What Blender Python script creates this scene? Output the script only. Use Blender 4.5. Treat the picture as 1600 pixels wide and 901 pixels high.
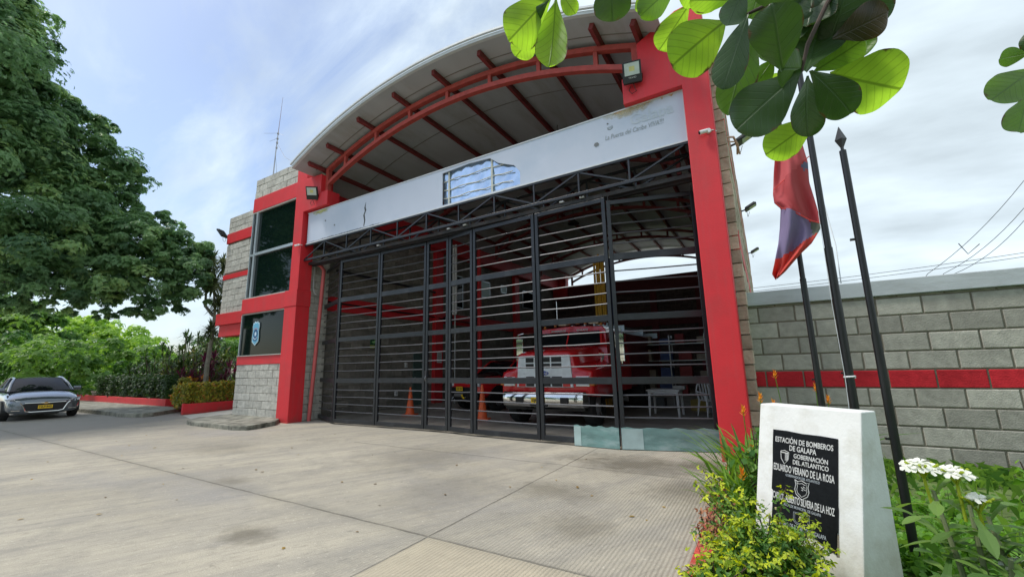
import bpy, bmesh, math, random
import numpy as np
from mathutils import Vector, Matrix
R_ = math.radians
random.seed(7); rng = np.random.default_rng(7)
scn = bpy.context.scene
for o in list(bpy.data.objects): bpy.data.objects.remove(o)
col = scn.collection

# ---------------------------------------------------------------- camera, sky, sun, exposure
cd = bpy.data.cameras.new('camera'); cam = bpy.data.objects.new('camera', cd); col.objects.link(cam)
cd.sensor_width = 36; cd.lens = 14.6228; cd.clip_start = .02; cd.clip_end = 3000
rt, up, bk = (0.8568002, 0.5152115, -0.021223), (0.1120254, -0.1458085, 0.9829497), (0.5033326, -0.8445691, -0.1826455)
cam.matrix_world = Matrix(((rt[0], up[0], bk[0], 0), (rt[1], up[1], bk[1], 0), (rt[2], up[2], bk[2], 1.5), (0, 0, 0, 1)))
scn.camera = cam
SUN_EL, SUN_AZ = 60, 240          # azimuth measured from +Y clockwise towards +X
w = bpy.data.worlds.new('World'); scn.world = w; w.use_nodes = True
nt = w.node_tree; N = nt.nodes; Lk = nt.links; N.clear()
out = N.new('ShaderNodeOutputWorld'); bg = N.new('ShaderNodeBackground'); sky = N.new('ShaderNodeTexSky')
sky.sky_type = 'NISHITA'; sky.sun_disc = False; sky.sun_elevation = R_(SUN_EL); sky.sun_rotation = R_(SUN_AZ)
sky.dust_density = 1.5; sky.ozone_density = 1.2
SKY = .1
tc = N.new('ShaderNodeTexCoord'); sep = N.new('ShaderNodeSeparateXYZ'); Lk.new(tc.outputs['Generated'], sep.inputs[0])
# clouds laid out on a flat layer high above: direction divided by its height
mz = N.new('ShaderNodeMath'); mz.operation = 'MAXIMUM'; Lk.new(sep.outputs[2], mz.inputs[0]); mz.inputs[1].default_value = 0.0
mz2 = N.new('ShaderNodeMath'); mz2.operation = 'ADD'; Lk.new(mz.outputs[0], mz2.inputs[0]); mz2.inputs[1].default_value = .42
dv = N.new('ShaderNodeVectorMath'); dv.operation = 'DIVIDE'; cmb = N.new('ShaderNodeCombineXYZ')
for i in range(3): Lk.new(mz2.outputs[0], cmb.inputs[i])
Lk.new(tc.outputs['Generated'], dv.inputs[0]); Lk.new(cmb.outputs[0], dv.inputs[1])
mp = N.new('ShaderNodeMapping'); Lk.new(dv.outputs[0], mp.inputs[0]); mp.inputs['Rotation'].default_value = (0, 0, R_(35)); mp.inputs['Scale'].default_value = (.8, 1.8, 1)
mp.inputs['Location'].default_value = (.35, .2, 0)
nz = N.new('ShaderNodeTexNoise'); Lk.new(mp.outputs[0], nz.inputs[0]); nz.inputs['Scale'].default_value = 2.6; nz.inputs['Detail'].default_value = 10; nz.inputs['Roughness'].default_value = .60; nz.inputs['Distortion'].default_value = .5
nz2 = N.new('ShaderNodeTexNoise'); Lk.new(dv.outputs[0], nz2.inputs[0]); nz2.inputs['Scale'].default_value = .9; nz2.inputs['Detail'].default_value = 3
ad = N.new('ShaderNodeMath'); ad.operation = 'ADD'; Lk.new(nz.outputs[0], ad.inputs[0]); Lk.new(nz2.outputs[0], ad.inputs[1])
# cloud veil thicker to the right of the view (+X, +Y)
dt = N.new('ShaderNodeVectorMath'); dt.operation = 'DOT_PRODUCT'; Lk.new(tc.outputs['Generated'], dt.inputs[0]); dt.inputs[1].default_value = (.75, .35, .0)
ma = N.new('ShaderNodeMath'); ma.operation = 'MULTIPLY_ADD'; Lk.new(dt.outputs['Value'], ma.inputs[0]); ma.inputs[1].default_value = .42; Lk.new(ad.outputs[0], ma.inputs[2])
rp = N.new('ShaderNodeValToRGB'); Lk.new(ma.outputs[0], rp.inputs[0])
rp.color_ramp.elements[0].position = .64; rp.color_ramp.elements[0].color = (.08, .08, .08, 1)
rp.color_ramp.elements[1].position = 1.0; rp.color_ramp.elements[1].color = (.95, .95, .95, 1)
e_ = rp.color_ramp.elements.new(.84); e_.color = (.55, .55, .55, 1)
skm = N.new('ShaderNodeVectorMath'); skm.operation = 'SCALE'; Lk.new(sky.outputs[0], skm.inputs[0]); skm.inputs['Scale'].default_value = 1.55
cl = N.new('ShaderNodeRGB'); cl.outputs[0].default_value = (6.5, 7.5, 8.1, 1)
nz3 = N.new('ShaderNodeTexNoise'); Lk.new(mp.outputs[0], nz3.inputs[0]); nz3.inputs['Scale'].default_value = 3.4; nz3.inputs['Detail'].default_value = 10
mr = N.new('ShaderNodeMapRange'); Lk.new(nz3.outputs[0], mr.inputs[0]); mr.inputs[1].default_value = .3; mr.inputs[2].default_value = .7; mr.inputs[3].default_value = .76; mr.inputs[4].default_value = 1.20
cls = N.new('ShaderNodeVectorMath'); cls.operation = 'SCALE'; Lk.new(cl.outputs[0], cls.inputs[0]); Lk.new(mr.outputs[0], cls.inputs['Scale'])
mx = N.new('ShaderNodeMixRGB'); Lk.new(rp.outputs[0], mx.inputs[0]); Lk.new(skm.outputs[0], mx.inputs[1]); Lk.new(cls.outputs[0], mx.inputs[2])
Lk.new(mx.outputs[0], bg.inputs[0]); bg.inputs[1].default_value = SKY; Lk.new(bg.outputs[0], out.inputs[0])
sd = bpy.data.lights.new('sun', 'SUN'); sd.energy = 2.4; sd.angle = R_(11); sd.color = (1, .95, .87)
so = bpy.data.objects.new('sun', sd); col.objects.link(so)
a, e = R_(SUN_AZ), R_(SUN_EL)
dsun = Vector((math.sin(a)*math.cos(e), math.cos(a)*math.cos(e), math.sin(e)))
so.rotation_euler = dsun.to_track_quat('Z', 'Y').to_euler(); so.location = (0, 0, 30)
vs = scn.view_settings; vs.view_transform = 'Standard'; vs.look = 'None'; vs.gamma = 1; vs.exposure = 0.36; vs.use_curve_mapping = False
scn.cycles.use_denoising = True; scn.cycles.max_bounces = 7; scn.cycles.transparent_max_bounces = 8
try: scn.cycles.use_adaptive_sampling = True
except Exception: pass

# ---------------------------------------------------------------- materials
def nodes(m):
    m.use_nodes = True; return m.node_tree, m.node_tree.nodes['Principled BSDF']
def mat(name, c, rough=.6, metal=0, var=.12, vs_=6, bump=0, bs=60, dirt=None, ds=1.2, dlo=.5, dhi=.7, spec=.5, coat=0, stretch=(1, 1, 1)):
    m = bpy.data.materials.new(name); t, b = nodes(m)
    b.inputs['Roughness'].default_value = rough; b.inputs['Metallic'].default_value = metal
    b.inputs['Specular IOR Level'].default_value = spec; b.inputs['Coat Weight'].default_value = coat
    tcd = t.nodes.new('ShaderNodeTexCoord'); mpp = t.nodes.new('ShaderNodeMapping'); t.links.new(tcd.outputs['Object'], mpp.inputs[0]); mpp.inputs['Scale'].default_value = stretch
    n = t.nodes.new('ShaderNodeTexNoise'); t.links.new(mpp.outputs[0], n.inputs[0]); n.inputs['Scale'].default_value = vs_; n.inputs['Detail'].default_value = 6
    r = t.nodes.new('ShaderNodeMapRange'); t.links.new(n.outputs[0], r.inputs[0]); r.inputs[1].default_value = .3; r.inputs[2].default_value = .7; r.inputs[3].default_value = 1-var; r.inputs[4].default_value = 1+var
    s = t.nodes.new('ShaderNodeVectorMath'); s.operation = 'SCALE'; s.inputs[0].default_value = c[:3]; t.links.new(r.outputs[0], s.inputs['Scale'])
    last = s.outputs[0]
    if dirt:
        n2 = t.nodes.new('ShaderNodeTexNoise'); t.links.new(mpp.outputs[0], n2.inputs[0]); n2.inputs['Scale'].default_value = ds; n2.inputs['Detail'].default_value = 8; n2.inputs['Roughness'].default_value = .65
        r2 = t.nodes.new('ShaderNodeMapRange'); t.links.new(n2.outputs[0], r2.inputs[0]); r2.inputs[1].default_value = dlo; r2.inputs[2].default_value = dhi
        mm = t.nodes.new('ShaderNodeMixRGB'); t.links.new(r2.outputs[0], mm.inputs[0]); t.links.new(last, mm.inputs[1]); mm.inputs[2].default_value = (*dirt, 1); last = mm.outputs[0]
    t.links.new(last, b.inputs['Base Color'])
    if bump:
        n3 = t.nodes.new('ShaderNodeTexNoise'); t.links.new(mpp.outputs[0], n3.inputs[0]); n3.inputs['Scale'].default_value = bs; n3.inputs['Detail'].default_value = 5
        bp = t.nodes.new('ShaderNodeBump'); bp.inputs['Strength'].default_value = bump; bp.inputs['Distance'].default_value = .02
        t.links.new(n3.outputs[0], bp.inputs['Height']); t.links.new(bp.outputs[0], b.inputs['Normal'])
    return m
def block_mat(name, c, var=.35, bump=.6, bs=25, moss=None):
    """block faces: tone by the per-block attribute 'rnd' (0..1)"""
    m = mat(name, c, .9, var=.16, vs_=9, bump=bump, bs=bs, dirt=tuple(x*.55 for x in c[:3]), ds=2.2, dlo=.5, dhi=.85, spec=.2)
    t = m.node_tree; b = t.nodes['Principled BSDF']; src = b.inputs['Base Color'].links[0].from_socket
    at = t.nodes.new('ShaderNodeAttribute'); at.attribute_name = 'rnd'
    r = t.nodes.new('ShaderNodeMapRange'); t.links.new(at.outputs['Fac'], r.inputs[0]); r.inputs[3].default_value = 1-var; r.inputs[4].default_value = 1+var*.5
    s = t.nodes.new('ShaderNodeVectorMath'); s.operation = 'SCALE'; t.links.new(src, s.inputs[0]); t.links.new(r.outputs[0], s.inputs['Scale'])
    t.links.new(s.outputs[0], b.inputs['Base Color']); return m
def leaf_mat(name, c0, c1, trans=.45, rough=.45, c2=None):
    m = bpy.data.materials.new(name); t, b = nodes(m)
    at = t.nodes.new('ShaderNodeAttribute'); at.attribute_name = 'rnd'
    r = t.nodes.new('ShaderNodeValToRGB'); t.links.new(at.outputs['Fac'], r.inputs[0])
    r.color_ramp.elements[0].color = (*c0, 1); r.color_ramp.elements[1].color = (*c1, 1)
    if c2: r.color_ramp.elements[1].position = .8; x = r.color_ramp.elements.new(1.0); x.color = (*c2, 1)
    t.links.new(r.outputs[0], b.inputs['Base Color']); b.inputs['Roughness'].default_value = rough; b.inputs['Specular IOR Level'].default_value = .35
    tr = t.nodes.new('ShaderNodeBsdfTranslucent'); hs = t.nodes.new('ShaderNodeHueSaturation'); hs.inputs['Value'].default_value = 1.5; hs.inputs['Saturation'].default_value = 1.1; hs.inputs['Hue'].default_value = .485
    t.links.new(r.outputs[0], hs.inputs['Color']); t.links.new(hs.outputs[0], tr.inputs[0])
    mxs = t.nodes.new('ShaderNodeMixShader'); mxs.inputs[0].default_value = trans
    t.links.new(b.outputs[0], mxs.inputs[1]); t.links.new(tr.outputs[0], mxs.inputs[2])
    t.links.new(mxs.outputs[0], t.nodes['Material Output'].inputs[0]); return m
def glass_mat(name, c=(.004, .011, .009), rough=.03, refl=.14):
    m = bpy.data.materials.new(name); t, b = nodes(m)
    b.inputs['Base Color'].default_value = (*c, 1); b.inputs['Roughness'].default_value = rough; b.inputs['Specular IOR Level'].default_value = refl
    n = t.nodes.new('ShaderNodeTexNoise'); n.inputs['Scale'].default_value = 1.1; bp = t.nodes.new('ShaderNodeBump'); bp.inputs['Strength'].default_value = .06
    tcd = t.nodes.new('ShaderNodeTexCoord'); t.links.new(tcd.outputs['Object'], n.inputs[0])
    t.links.new(n.outputs[0], bp.inputs['Height']); t.links.new(bp.outputs[0], b.inputs['Normal']); return m
RED = mat('red_paint', (.64, .022, .032), .55, var=.05, vs_=2.5, bump=.12, bs=40, dirt=(.50, .03, .035), ds=1.3, dlo=.5, dhi=.8)
def weather(m, grime, top=.55):
    t = m.node_tree; b = t.nodes['Principled BSDF']; src = b.inputs['Base Color'].links[0].from_socket
    g = t.nodes.new('ShaderNodeNewGeometry'); sx = t.nodes.new('ShaderNodeSeparateXYZ'); t.links.new(g.outputs['Position'], sx.inputs[0])
    mp_ = t.nodes.new('ShaderNodeMapping'); mp_.inputs['Scale'].default_value = (5, 5, .35); t.links.new(g.outputs['Position'], mp_.inputs[0])
    n = t.nodes.new('ShaderNodeTexNoise'); n.inputs['Scale'].default_value = 1.6; n.inputs['Detail'].default_value = 7; n.inputs['Roughness'].default_value = .6; t.links.new(mp_.outputs[0], n.inputs[0])
    r = t.nodes.new('ShaderNodeMapRange'); t.links.new(n.outputs[0], r.inputs[0]); r.inputs[1].default_value = .50; r.inputs[2].default_value = .72; r.inputs[4].default_value = .45
    mx1 = t.nodes.new('ShaderNodeMixRGB'); t.links.new(r.outputs[0], mx1.inputs[0]); t.links.new(src, mx1.inputs[1]); mx1.inputs[2].default_value = (*grime, 1)
    n2 = t.nodes.new('ShaderNodeTexNoise'); n2.inputs['Scale'].default_value = 6; n2.inputs['Detail'].default_value = 6; t.links.new(g.outputs['Position'], n2.inputs[0])
    a_ = t.nodes.new('ShaderNodeMath'); a_.operation = 'MULTIPLY_ADD'; t.links.new(n2.outputs[0], a_.inputs[0]); a_.inputs[1].default_value = .7; t.links.new(sx.outputs[2], a_.inputs[2])
    r2 = t.nodes.new('ShaderNodeMapRange'); t.links.new(a_.outputs[0], r2.inputs[0]); r2.inputs[1].default_value = top; r2.inputs[2].default_value = .28; r2.inputs[4].default_value = .55
    mx2 = t.nodes.new('ShaderNodeMixRGB'); t.links.new(r2.outputs[0], mx2.inputs[0]); t.links.new(mx1.outputs[0], mx2.inputs[1]); mx2.inputs[2].default_value = (.26, .08, .06, 1)
    t.links.new(mx2.outputs[0], b.inputs['Base Color']); return m
weather(RED, (.50, .055, .06))
DRED = mat('truss_red', (.46, .075, .065), .6, var=.15, bump=.1)
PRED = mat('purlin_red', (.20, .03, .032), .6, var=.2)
BLK = mat('gate_grey', (.013, .016, .021), .36, var=.25, vs_=3, bump=.1, dirt=(.032, .036, .042), ds=2.5, dlo=.55, dhi=.75)
BLK2 = mat('track_dark', (.022, .024, .03), .55, var=.25, bump=.15, dirt=(.05, .035, .03), ds=3)
BLOCK = block_mat('split_block', (.50, .49, .445), var=.12, bump=1.0, bs=16)
CMU = block_mat('smooth_block', (.375, .365, .315), var=.28, bump=.35, bs=50)
CMUR = block_mat('red_block', (.50, .025, .035), var=.14, bump=.3, bs=50)
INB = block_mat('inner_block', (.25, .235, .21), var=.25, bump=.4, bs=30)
MORT = mat('mortar', (.19, .17, .13), .95, var=.2, bump=.4)
CONC = mat('concrete', (.42, .41, .38), .9, var=.08, vs_=3, bump=.25, bs=45, dirt=(.28, .27, .24), ds=1.5)
SLAB = mat('old_concrete', (.27, .265, .22), .9, var=.2, vs_=4, bump=.4, bs=40, dirt=(.08, .08, .065), ds=3, dlo=.45, dhi=.65)
COPE = mat('coping_concrete', (.46, .50, .52), .85, var=.08, vs_=3, bump=.2, dirt=(.33, .35, .35), ds=2, stretch=(.4, 1, 2))
SIGN = mat('sign_sheet', (.53, .58, .69), .45, var=.03, vs_=1.2, dirt=(.47, .54, .66), ds=.7)
WHT = mat('white_plaster', (.72, .735, .72), .8, var=.06, vs_=4, bump=.12, bs=45, dirt=(.50, .49, .42), ds=3.0, dlo=.50, dhi=.80)
ROOF = mat('roof_sheet', (.44, .465, .51), .5, var=.1, vs_=1.5, dirt=(.30, .29, .27), ds=.8, stretch=(1, .25, 1))
TRIM = mat('roof_trim', (.62, .65, .68), .4, var=.06)
ALU = mat('aluminium', (.50, .56, .60), .35, metal=.6, var=.05)
GLASS = glass_mat('green_glass'); TEALG = glass_mat('pale_window', (.28, .45, .40), .15)
BLACKP = mat('black_plastic', (.012, .012, .013), .45, var=.2)
WPL = mat('white_plastic', (.72, .73, .74), .4, var=.04)
ORANGE = mat('orange_plastic', (.80, .13, .035), .5, var=.08, dirt=(.5, .08, .03), ds=5)
TEAL = mat('teal_sheet', (.15, .27, .26), .5, var=.22, vs_=2.5, dirt=(.30, .42, .42), ds=2.2, dlo=.5, dhi=.7, stretch=(1, 1, 2.5), bump=.3, bs=6)
TEALP = mat('pale_teal_sheet', (.36, .48, .48), .35, var=.15, vs_=4, bump=.3, bs=6)
RUST = mat('rust', (.34, .16, .05), .8, var=.3)
YSTAIN = mat('yellow_stain', (.62, .62, .26), .6, var=.15, vs_=8)
POLE = mat('pole_black', (.010, .011, .012), .35, var=.3)
BARK = mat('bark', (.13, .10, .075), .9, var=.3, vs_=8, bump=.8, bs=20, stretch=(1, 1, .3))
TWIG = mat('twig', (.05, .028, .018), .7, var=.3, vs_=20)
TRED = mat('truck_red', (.60, .012, .018), .22, var=.05, coat=.6)
CHROME = mat('chrome', (.80, .80, .78), .08, metal=1, var=.02)
TYRE = mat('tyre', (.018, .018, .019), .85, var=.2)
RIM = mat('rim', (.38, .38, .39), .4, metal=.7, var=.1)
SILV = mat('car_paint', (.13, .15, .175), .2, metal=.5, var=.03, coat=1.0)
DGL = glass_mat('dark_glass', (.008, .010, .012), .03)
LAMP = mat('lamp_glass', (.62, .64, .66), .12, var=.1)
AMBER = mat('amber_lens', (.55, .17, .02), .3, var=.1)
YEL = mat('yellow_plate', (.80, .52, .02), .5, var=.05)
YELP = mat('yellow_poles', (.55, .30, .02), .55, var=.2, stretch=(8, 8, .5), vs_=8)
BRICKR = mat('kerb_red', (.46, .06, .045), .85, var=.25, vs_=9, bump=.6, bs=30, dirt=(.32, .16, .11), ds=6)
SOIL = mat('soil', (.07, .05, .03), .95, var=.3, bump=.6)
BLUE = mat('blue_enamel', (.02, .06, .35), .3, var=.05)
def flat(name, c, rough=.6): return mat(name, c, rough, var=.03)
TXW = flat('letter_white', (.55, .56, .55)); TXG = flat('letter_grey', (.33, .37, .40)); TXF = flat('letter_faint', (.49, .55, .63)); TXS = flat('letter_slogan', (.27, .31, .34)); TXK = flat('letter_black', (.03, .03, .03))
GRAN = mat('black_granite', (.006, .007, .008), .42, var=.3, vs_=40, spec=.15)

# ---------------------------------------------------------------- mesh helpers
class MB:
    def __init__(s): s.v = []; s.f = []; s.m = []; s.r = []
    def add(s, vs, fs, mi=0, r=.5):
        n = len(s.v); s.v += [tuple(x) for x in vs]
        for f in fs: s.f.append(tuple(n+i for i in f)); s.m.append(mi); s.r.append(r)
        return s
    def box(s, x0, x1, y0, y1, z0, z1, mi=0, r=.5):
        v = [(x, y, z) for z in (z0, z1) for y in (y0, y1) for x in (x0, x1)]
        return s.add(v, [(0, 2, 3, 1), (4, 5, 7, 6), (0, 1, 5, 4), (2, 6, 7, 3), (0, 4, 6, 2), (1, 3, 7, 5)], mi, r)
    def bar(s, a, b, w_, h_, mi=0, upv=(0, 0, 1)):
        a = Vector(a); b = Vector(b); d = (b-a).normalized(); u = Vector(upv)
        if abs(d.dot(u)) > .98: u = Vector((1, 0, 0))
        x = d.cross(u).normalized(); y = x.cross(d)
        v = [p + x*(sx*w_/2) + y*(sy*h_/2) for p in (a, b) for sx, sy in ((-1, -1), (1, -1), (1, 1), (-1, 1))]
        return s.add(v, [(3, 2, 1, 0), (4, 5, 6, 7), (0, 1, 5, 4), (1, 2, 6, 5), (2, 3, 7, 6), (3, 0, 4, 7)], mi)
    def tube(s, pts, rad, n=8, mi=0, cap=True):
        pts = [Vector(p) for p in pts]; k = len(pts); rad = rad if isinstance(rad, (list, tuple)) else [rad]*k
        base = len(s.v); ux = None
        for i, p in enumerate(pts):
            d = (pts[min(i+1, k-1)]-pts[max(i-1, 0)]).normalized()
            if ux is None:
                ux = d.cross(Vector((0, 0, 1)) if abs(d.z) < .95 else Vector((1, 0, 0))).normalized()
            ux = (ux - d*ux.dot(d)).normalized(); uy = d.cross(ux)
            for j in range(n):
                t = 2*math.pi*j/n; s.v.append(tuple(p + (ux*math.cos(t)+uy*math.sin(t))*rad[i]))
        for i in range(k-1):
            for j in range(n):
                a_ = base+i*n+j; b_ = base+i*n+(j+1) % n; s.f.append((a_, b_, b_+n, a_+n)); s.m.append(mi); s.r.append(.5)
        if cap:
            s.f.append(tuple(base+j for j in reversed(range(n)))); s.f.append(tuple(base+(k-1)*n+j for j in range(n))); s.m += [mi, mi]; s.r += [.5, .5]
        return s
    def prism(s, poly, axis, a, b, mi=0):
        """poly in the two remaining axes, extruded along axis from a to b"""
        def P(q, t): return {'x': (t, q[0], q[1]), 'y': (q[0], t, q[1]), 'z': (q[0], q[1], t)}[axis]
        n = len(poly); v = [P(q, a) for q in poly]+[P(q, b) for q in poly]
        return s.add(v, [tuple(range(n)), tuple(range(2*n-1, n-1, -1))]+[(i, i+n, (i+1) % n+n, (i+1) % n) for i in range(n)], mi)
    def build(s, name, mats, parent=None, bevel=0, smooth=False, solid=0, angle=35, loc=None):
        me = bpy.data.meshes.new(name); me.from_pydata(s.v, [], s.f)
        if not isinstance(mats, (list, tuple)): mats = [mats]
        for m in mats: me.materials.append(m)
        me.polygons.foreach_set('material_index', s.m)
        at = me.attributes.new('rnd', 'FLOAT', 'FACE'); at.data.foreach_set('value', s.r)
        bm = bmesh.new(); bm.from_mesh(me); bmesh.ops.recalc_face_normals(bm, faces=bm.faces); bm.to_mesh(me); bm.free()
        if smooth: me.polygons.foreach_set('use_smooth', [True]*len(me.polygons)); me.set_sharp_from_angle(angle=R_(angle))
        o = bpy.data.objects.new(name, me); col.objects.link(o)
        if parent is not None: o.parent = parent
        if loc: o.location = loc
        if solid: md = o.modifiers.new('s', 'SOLIDIFY'); md.thickness = solid; md.offset = 0
        if bevel: md = o.modifiers.new('b', 'BEVEL'); md.width = bevel; md.segments = 2; md.limit_method = 'ANGLE'; md.angle_limit = R_(40)
        return o
def tag(o, label, cat, group=None):
    o['label'] = label; o['category'] = cat
    if group: o['group'] = group
    return o
def split(mb, name, m, parent, bevel):
    """every box of mb becomes a part of its own (boxes have 8 vertices)"""
    for i in range(0, len(mb.v), 8):
        q = MB(); q.v = mb.v[i:i+8]; j = i//8*6; q.f = [tuple(k-i for k in f) for f in mb.f[j:j+6]]; q.m = [0]*6; q.r = [.5]*6; q.build(name, m, parent=parent, bevel=bevel)
def struct(o): o['kind'] = 'structure'; return o
def empty(name, loc=(0, 0, 0), rz=0, label=None, cat=None, group=None):
    o = bpy.data.objects.new(name, None); col.objects.link(o); o.location = loc; o.rotation_euler = (0, 0, rz); o.empty_display_size = .1
    if label: tag(o, label, cat, group)
    return o
def text(name, s, size, mw, m, parent=None, extr=.001, bold=0, align='CENTER', xs=1, shear=0, width=None):
    c = bpy.data.curves.new(name, 'FONT'); c.body = s; c.size = size; c.extrude = extr; c.offset = bold; c.align_x = align; c.align_y = 'CENTER'; c.shear = shear; c.resolution_u = 3
    t = bpy.data.objects.new('tmp', c); col.objects.link(t); dg = bpy.context.evaluated_depsgraph_get()
    me = bpy.data.meshes.new_from_object(t.evaluated_get(dg)); bpy.data.objects.remove(t)
    if width:
        X_ = [v.co.x for v in me.vertices]; xs = width/(max(X_)-min(X_)); me.transform(Matrix.Translation((-(max(X_)+min(X_))/2, 0, 0)))
    me.transform(mw @ Matrix.Diagonal((xs, 1, 1, 1))); me.materials.clear(); me.materials.append(m)
    o = bpy.data.objects.new(name, me); col.objects.link(o)
    if parent is not None: o.parent = parent
    return o
def frame_m(o, u, v):
    """matrix whose x = u, y = v, z = u x v at origin o"""
    u = Vector(u).normalized(); v = Vector(v).normalized(); n = u.cross(v)
    return Matrix(((u.x, v.x, n.x, o[0]), (u.y, v.y, n.y, o[1]), (u.z, v.z, n.z, o[2]), (0, 0, 0, 1)))
def blocks(mb, rect, axis, face, depth, ch, cl, z0, skip=(), mi=0, joint=.012, jit=.0, red=None, off=0):
    """courses of individual blocks over rect=(a0,a1,za,zb); axis 'x' (wall along X, outer face at y=face, body behind by depth sign) or 'y'."""
    a0, a1, za, zb = rect; k = 0; z = z0
    while z < zb-.01:
        zt = min(z+ch, zb); zc = max(z, za)
        if zt > za+.01:
            a_ = a0 - cl + (cl/2 if (k+off) % 2 else 0)
            while a_ < a1:
                l, r_ = max(a_, a0), min(a_+cl, a1)
                if r_-l > .03:
                    cx, cz = (l+r_)/2, (zc+zt)/2
                    if not any(s0 < cx < s1 and t0 < cz < t1 for s0, s1, t0, t1 in skip):
                        j = random.uniform(0, jit); q = random.random(); b = .008; h = joint/2
                        f = face + (-j if depth > 0 else j); d1 = b if depth > 0 else -b
                        A, B, C, D = l+h, r_-h, zc+h, zt-h
                        pts = [(A, f+d1, C), (B, f+d1, C), (B, f+d1, D), (A, f+d1, D), (A+b, f, C+b), (B-b, f, C+b), (B-b, f, D-b), (A+b, f, D-b),
                               (A, face+depth, C), (B, face+depth, C), (B, face+depth, D), (A, face+depth, D)]
                        if axis == 'y': pts = [(p[1], p[0], p[2]) for p in pts]
                        m_ = red if (red is not None and any(t0 < cz < t1 for t0, t1 in REDZ)) else mi
                        mb.add(pts, [(4, 5, 6, 7), (0, 1, 5, 4), (1, 2, 6, 5), (2, 3, 7, 6), (3, 0, 4, 7), (8, 9, 1, 0), (9, 10, 2, 1), (10, 11, 3, 2), (11, 8, 0, 3)], m_, q)
                a_ += cl
        z += ch; k += 1
    return mb
REDZ = []

# ---------------------------------------------------------------- leaves
def leaf_shape(k):
    if k == 'quad': return np.array([(0, 0, 0), (.5, .28, .04), (1, 0, -.05), (.5, -.28, .04)], float), [(0, 1, 2, 3)]
    if k == 'strap': return np.array([(0, .5, 0), (0, -.5, 0), (.4, .9, .12), (.4, -.9, .12), (.75, .6, .02), (.75, -.6, .02), (1, 0, -.18)], float), [(0, 1, 3, 2), (2, 3, 5, 4), (4, 5, 6)]
    return np.array([(0, 0, 0), (.25, .2, .03), (.6, .26, .03), (1, 0, -.06), (.6, -.26, .03), (.25, -.2, .03)], float), [(0, 1, 2, 3, 4, 5)]
def leaves(P, Nn, size, shape='quad', wid=1.0, fan=1, name='leaves', m=None, parent=None, spread=.9, szj=.35, rnd=None, droop=0, loc=None):
    """P (n,3) positions, Nn (n,3) facing normals; each point bears a fan of leaflets. Vectorised."""
    n = len(P); L, F = leaf_shape(shape); L = L*np.array([1, wid, 1])
    nr = Nn/np.linalg.norm(Nn, axis=1, keepdims=True)
    t = rng.normal(size=(n, 3)); t -= nr*(t*nr).sum(1, keepdims=True); t /= np.linalg.norm(t, axis=1, keepdims=True)
    bt = np.cross(nr, t); V = []; RN = []
    base = rng.random(n) if rnd is None else rnd
    for j in range(fan):
        an = (j-(fan-1)/2)*spread if fan > 1 else 0
        d = t*math.cos(an)+bt*math.sin(an); s_ = np.cross(nr, d); dd = d + np.array([0, 0, -droop]); dd /= np.linalg.norm(dd, axis=1, keepdims=True)
        sz = size*(1+rng.uniform(-szj, szj, n))
        for q in L: V.append(P+(dd*q[0]+s_*q[1]+nr*q[2])*sz[:, None])
        RN.append(np.clip(base+rng.normal(0, .08, n), 0, 1))
    k = len(L); V = np.array(V).reshape(fan, k, n, 3).transpose(2, 0, 1, 3).reshape(-1, 3)
    RN = np.array(RN).T.reshape(-1)
    nl = n*fan; loops = []; tot = []
    Fa = [np.array(f) for f in F]; idx = np.arange(nl)[:, None]*k
    allf = np.concatenate([f for f in Fa]); loops = (idx+allf[None, :]).reshape(-1); tot = np.tile([len(f) for f in Fa], nl)
    me = bpy.data.meshes.new(name); me.vertices.add(len(V)); me.vertices.foreach_set('co', V.astype(np.float32).reshape(-1))
    me.loops.add(len(loops)); me.loops.foreach_set('vertex_index', loops.astype(np.int32))
    me.polygons.add(len(tot)); st = np.concatenate([[0], np.cumsum(tot)[:-1]]); me.polygons.foreach_set('loop_start', st.astype(np.int32))
    me.update(calc_edges=True)
    at = me.attributes.new('rnd', 'FLOAT', 'POINT'); at.data.foreach_set('value', np.repeat(RN, k).astype(np.float32))
    me.polygons.foreach_set('use_smooth', [False]*len(tot))
    me.materials.append(m); o = bpy.data.objects.new(name, me); col.objects.link(o)
    if parent is not None: o.parent = parent
    if loc: o.location = loc
    return o
def cloud(blobs, dens, shell=.35, flat_=.75, upb=.5, sub=0, lo=.0, nsk=9):
    """points in ragged sub-clumps spread over the blobs' shells"""
    P = []; Nn = []; Rr = []
    for b in blobs:
        x, y, z, r = b; n = int(dens*r*r)
        ns = max(6, int(nsk*r))
        d = rng.normal(size=(ns, 3)); d /= np.linalg.norm(d, axis=1, keepdims=True); d[:, 2] = np.where(d[:, 2] < -.5, -d[:, 2], d[:, 2])
        cen = d*r*rng.uniform(.45, 1.12, (ns, 1)); cr = r*rng.uniform(.15, .38, ns); tone = rng.uniform(.05, .95, ns)
        w_ = rng.integers(0, ns, n); u = rng.normal(size=(n, 3)); u /= np.linalg.norm(u, axis=1, keepdims=True); u[:, 2] = np.where(rng.random(n) < .6, np.abs(u[:, 2]), u[:, 2])
        p = cen[w_] + u*cr[w_][:, None]*(1-shell*rng.random((n, 1))**1.5)
        p[:, 2] *= flat_; nn = u + d[w_]*.4 + np.array([0, 0, upb]) + rng.normal(0, .35, (n, 3))
        P.append(p+np.array([x, y, z])); Nn.append(nn); Rr.append(tone[w_])
    P = np.concatenate(P); Nn = np.concatenate(Nn); Rr = np.concatenate(Rr); k = P[:, 2] > lo
    return P[k], Nn[k], Rr[k]
L_DARK = leaf_mat('leaf_dark', (.075, .16, .08), (.23, .38, .17), .5, c2=(.33, .46, .18), rough=.36)
L_BRI = leaf_mat('leaf_bright', (.17, .34, .05), (.42, .60, .12), .55)
L_MID = leaf_mat('leaf_mid', (.045, .14, .028), (.20, .36, .07), .45)
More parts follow.
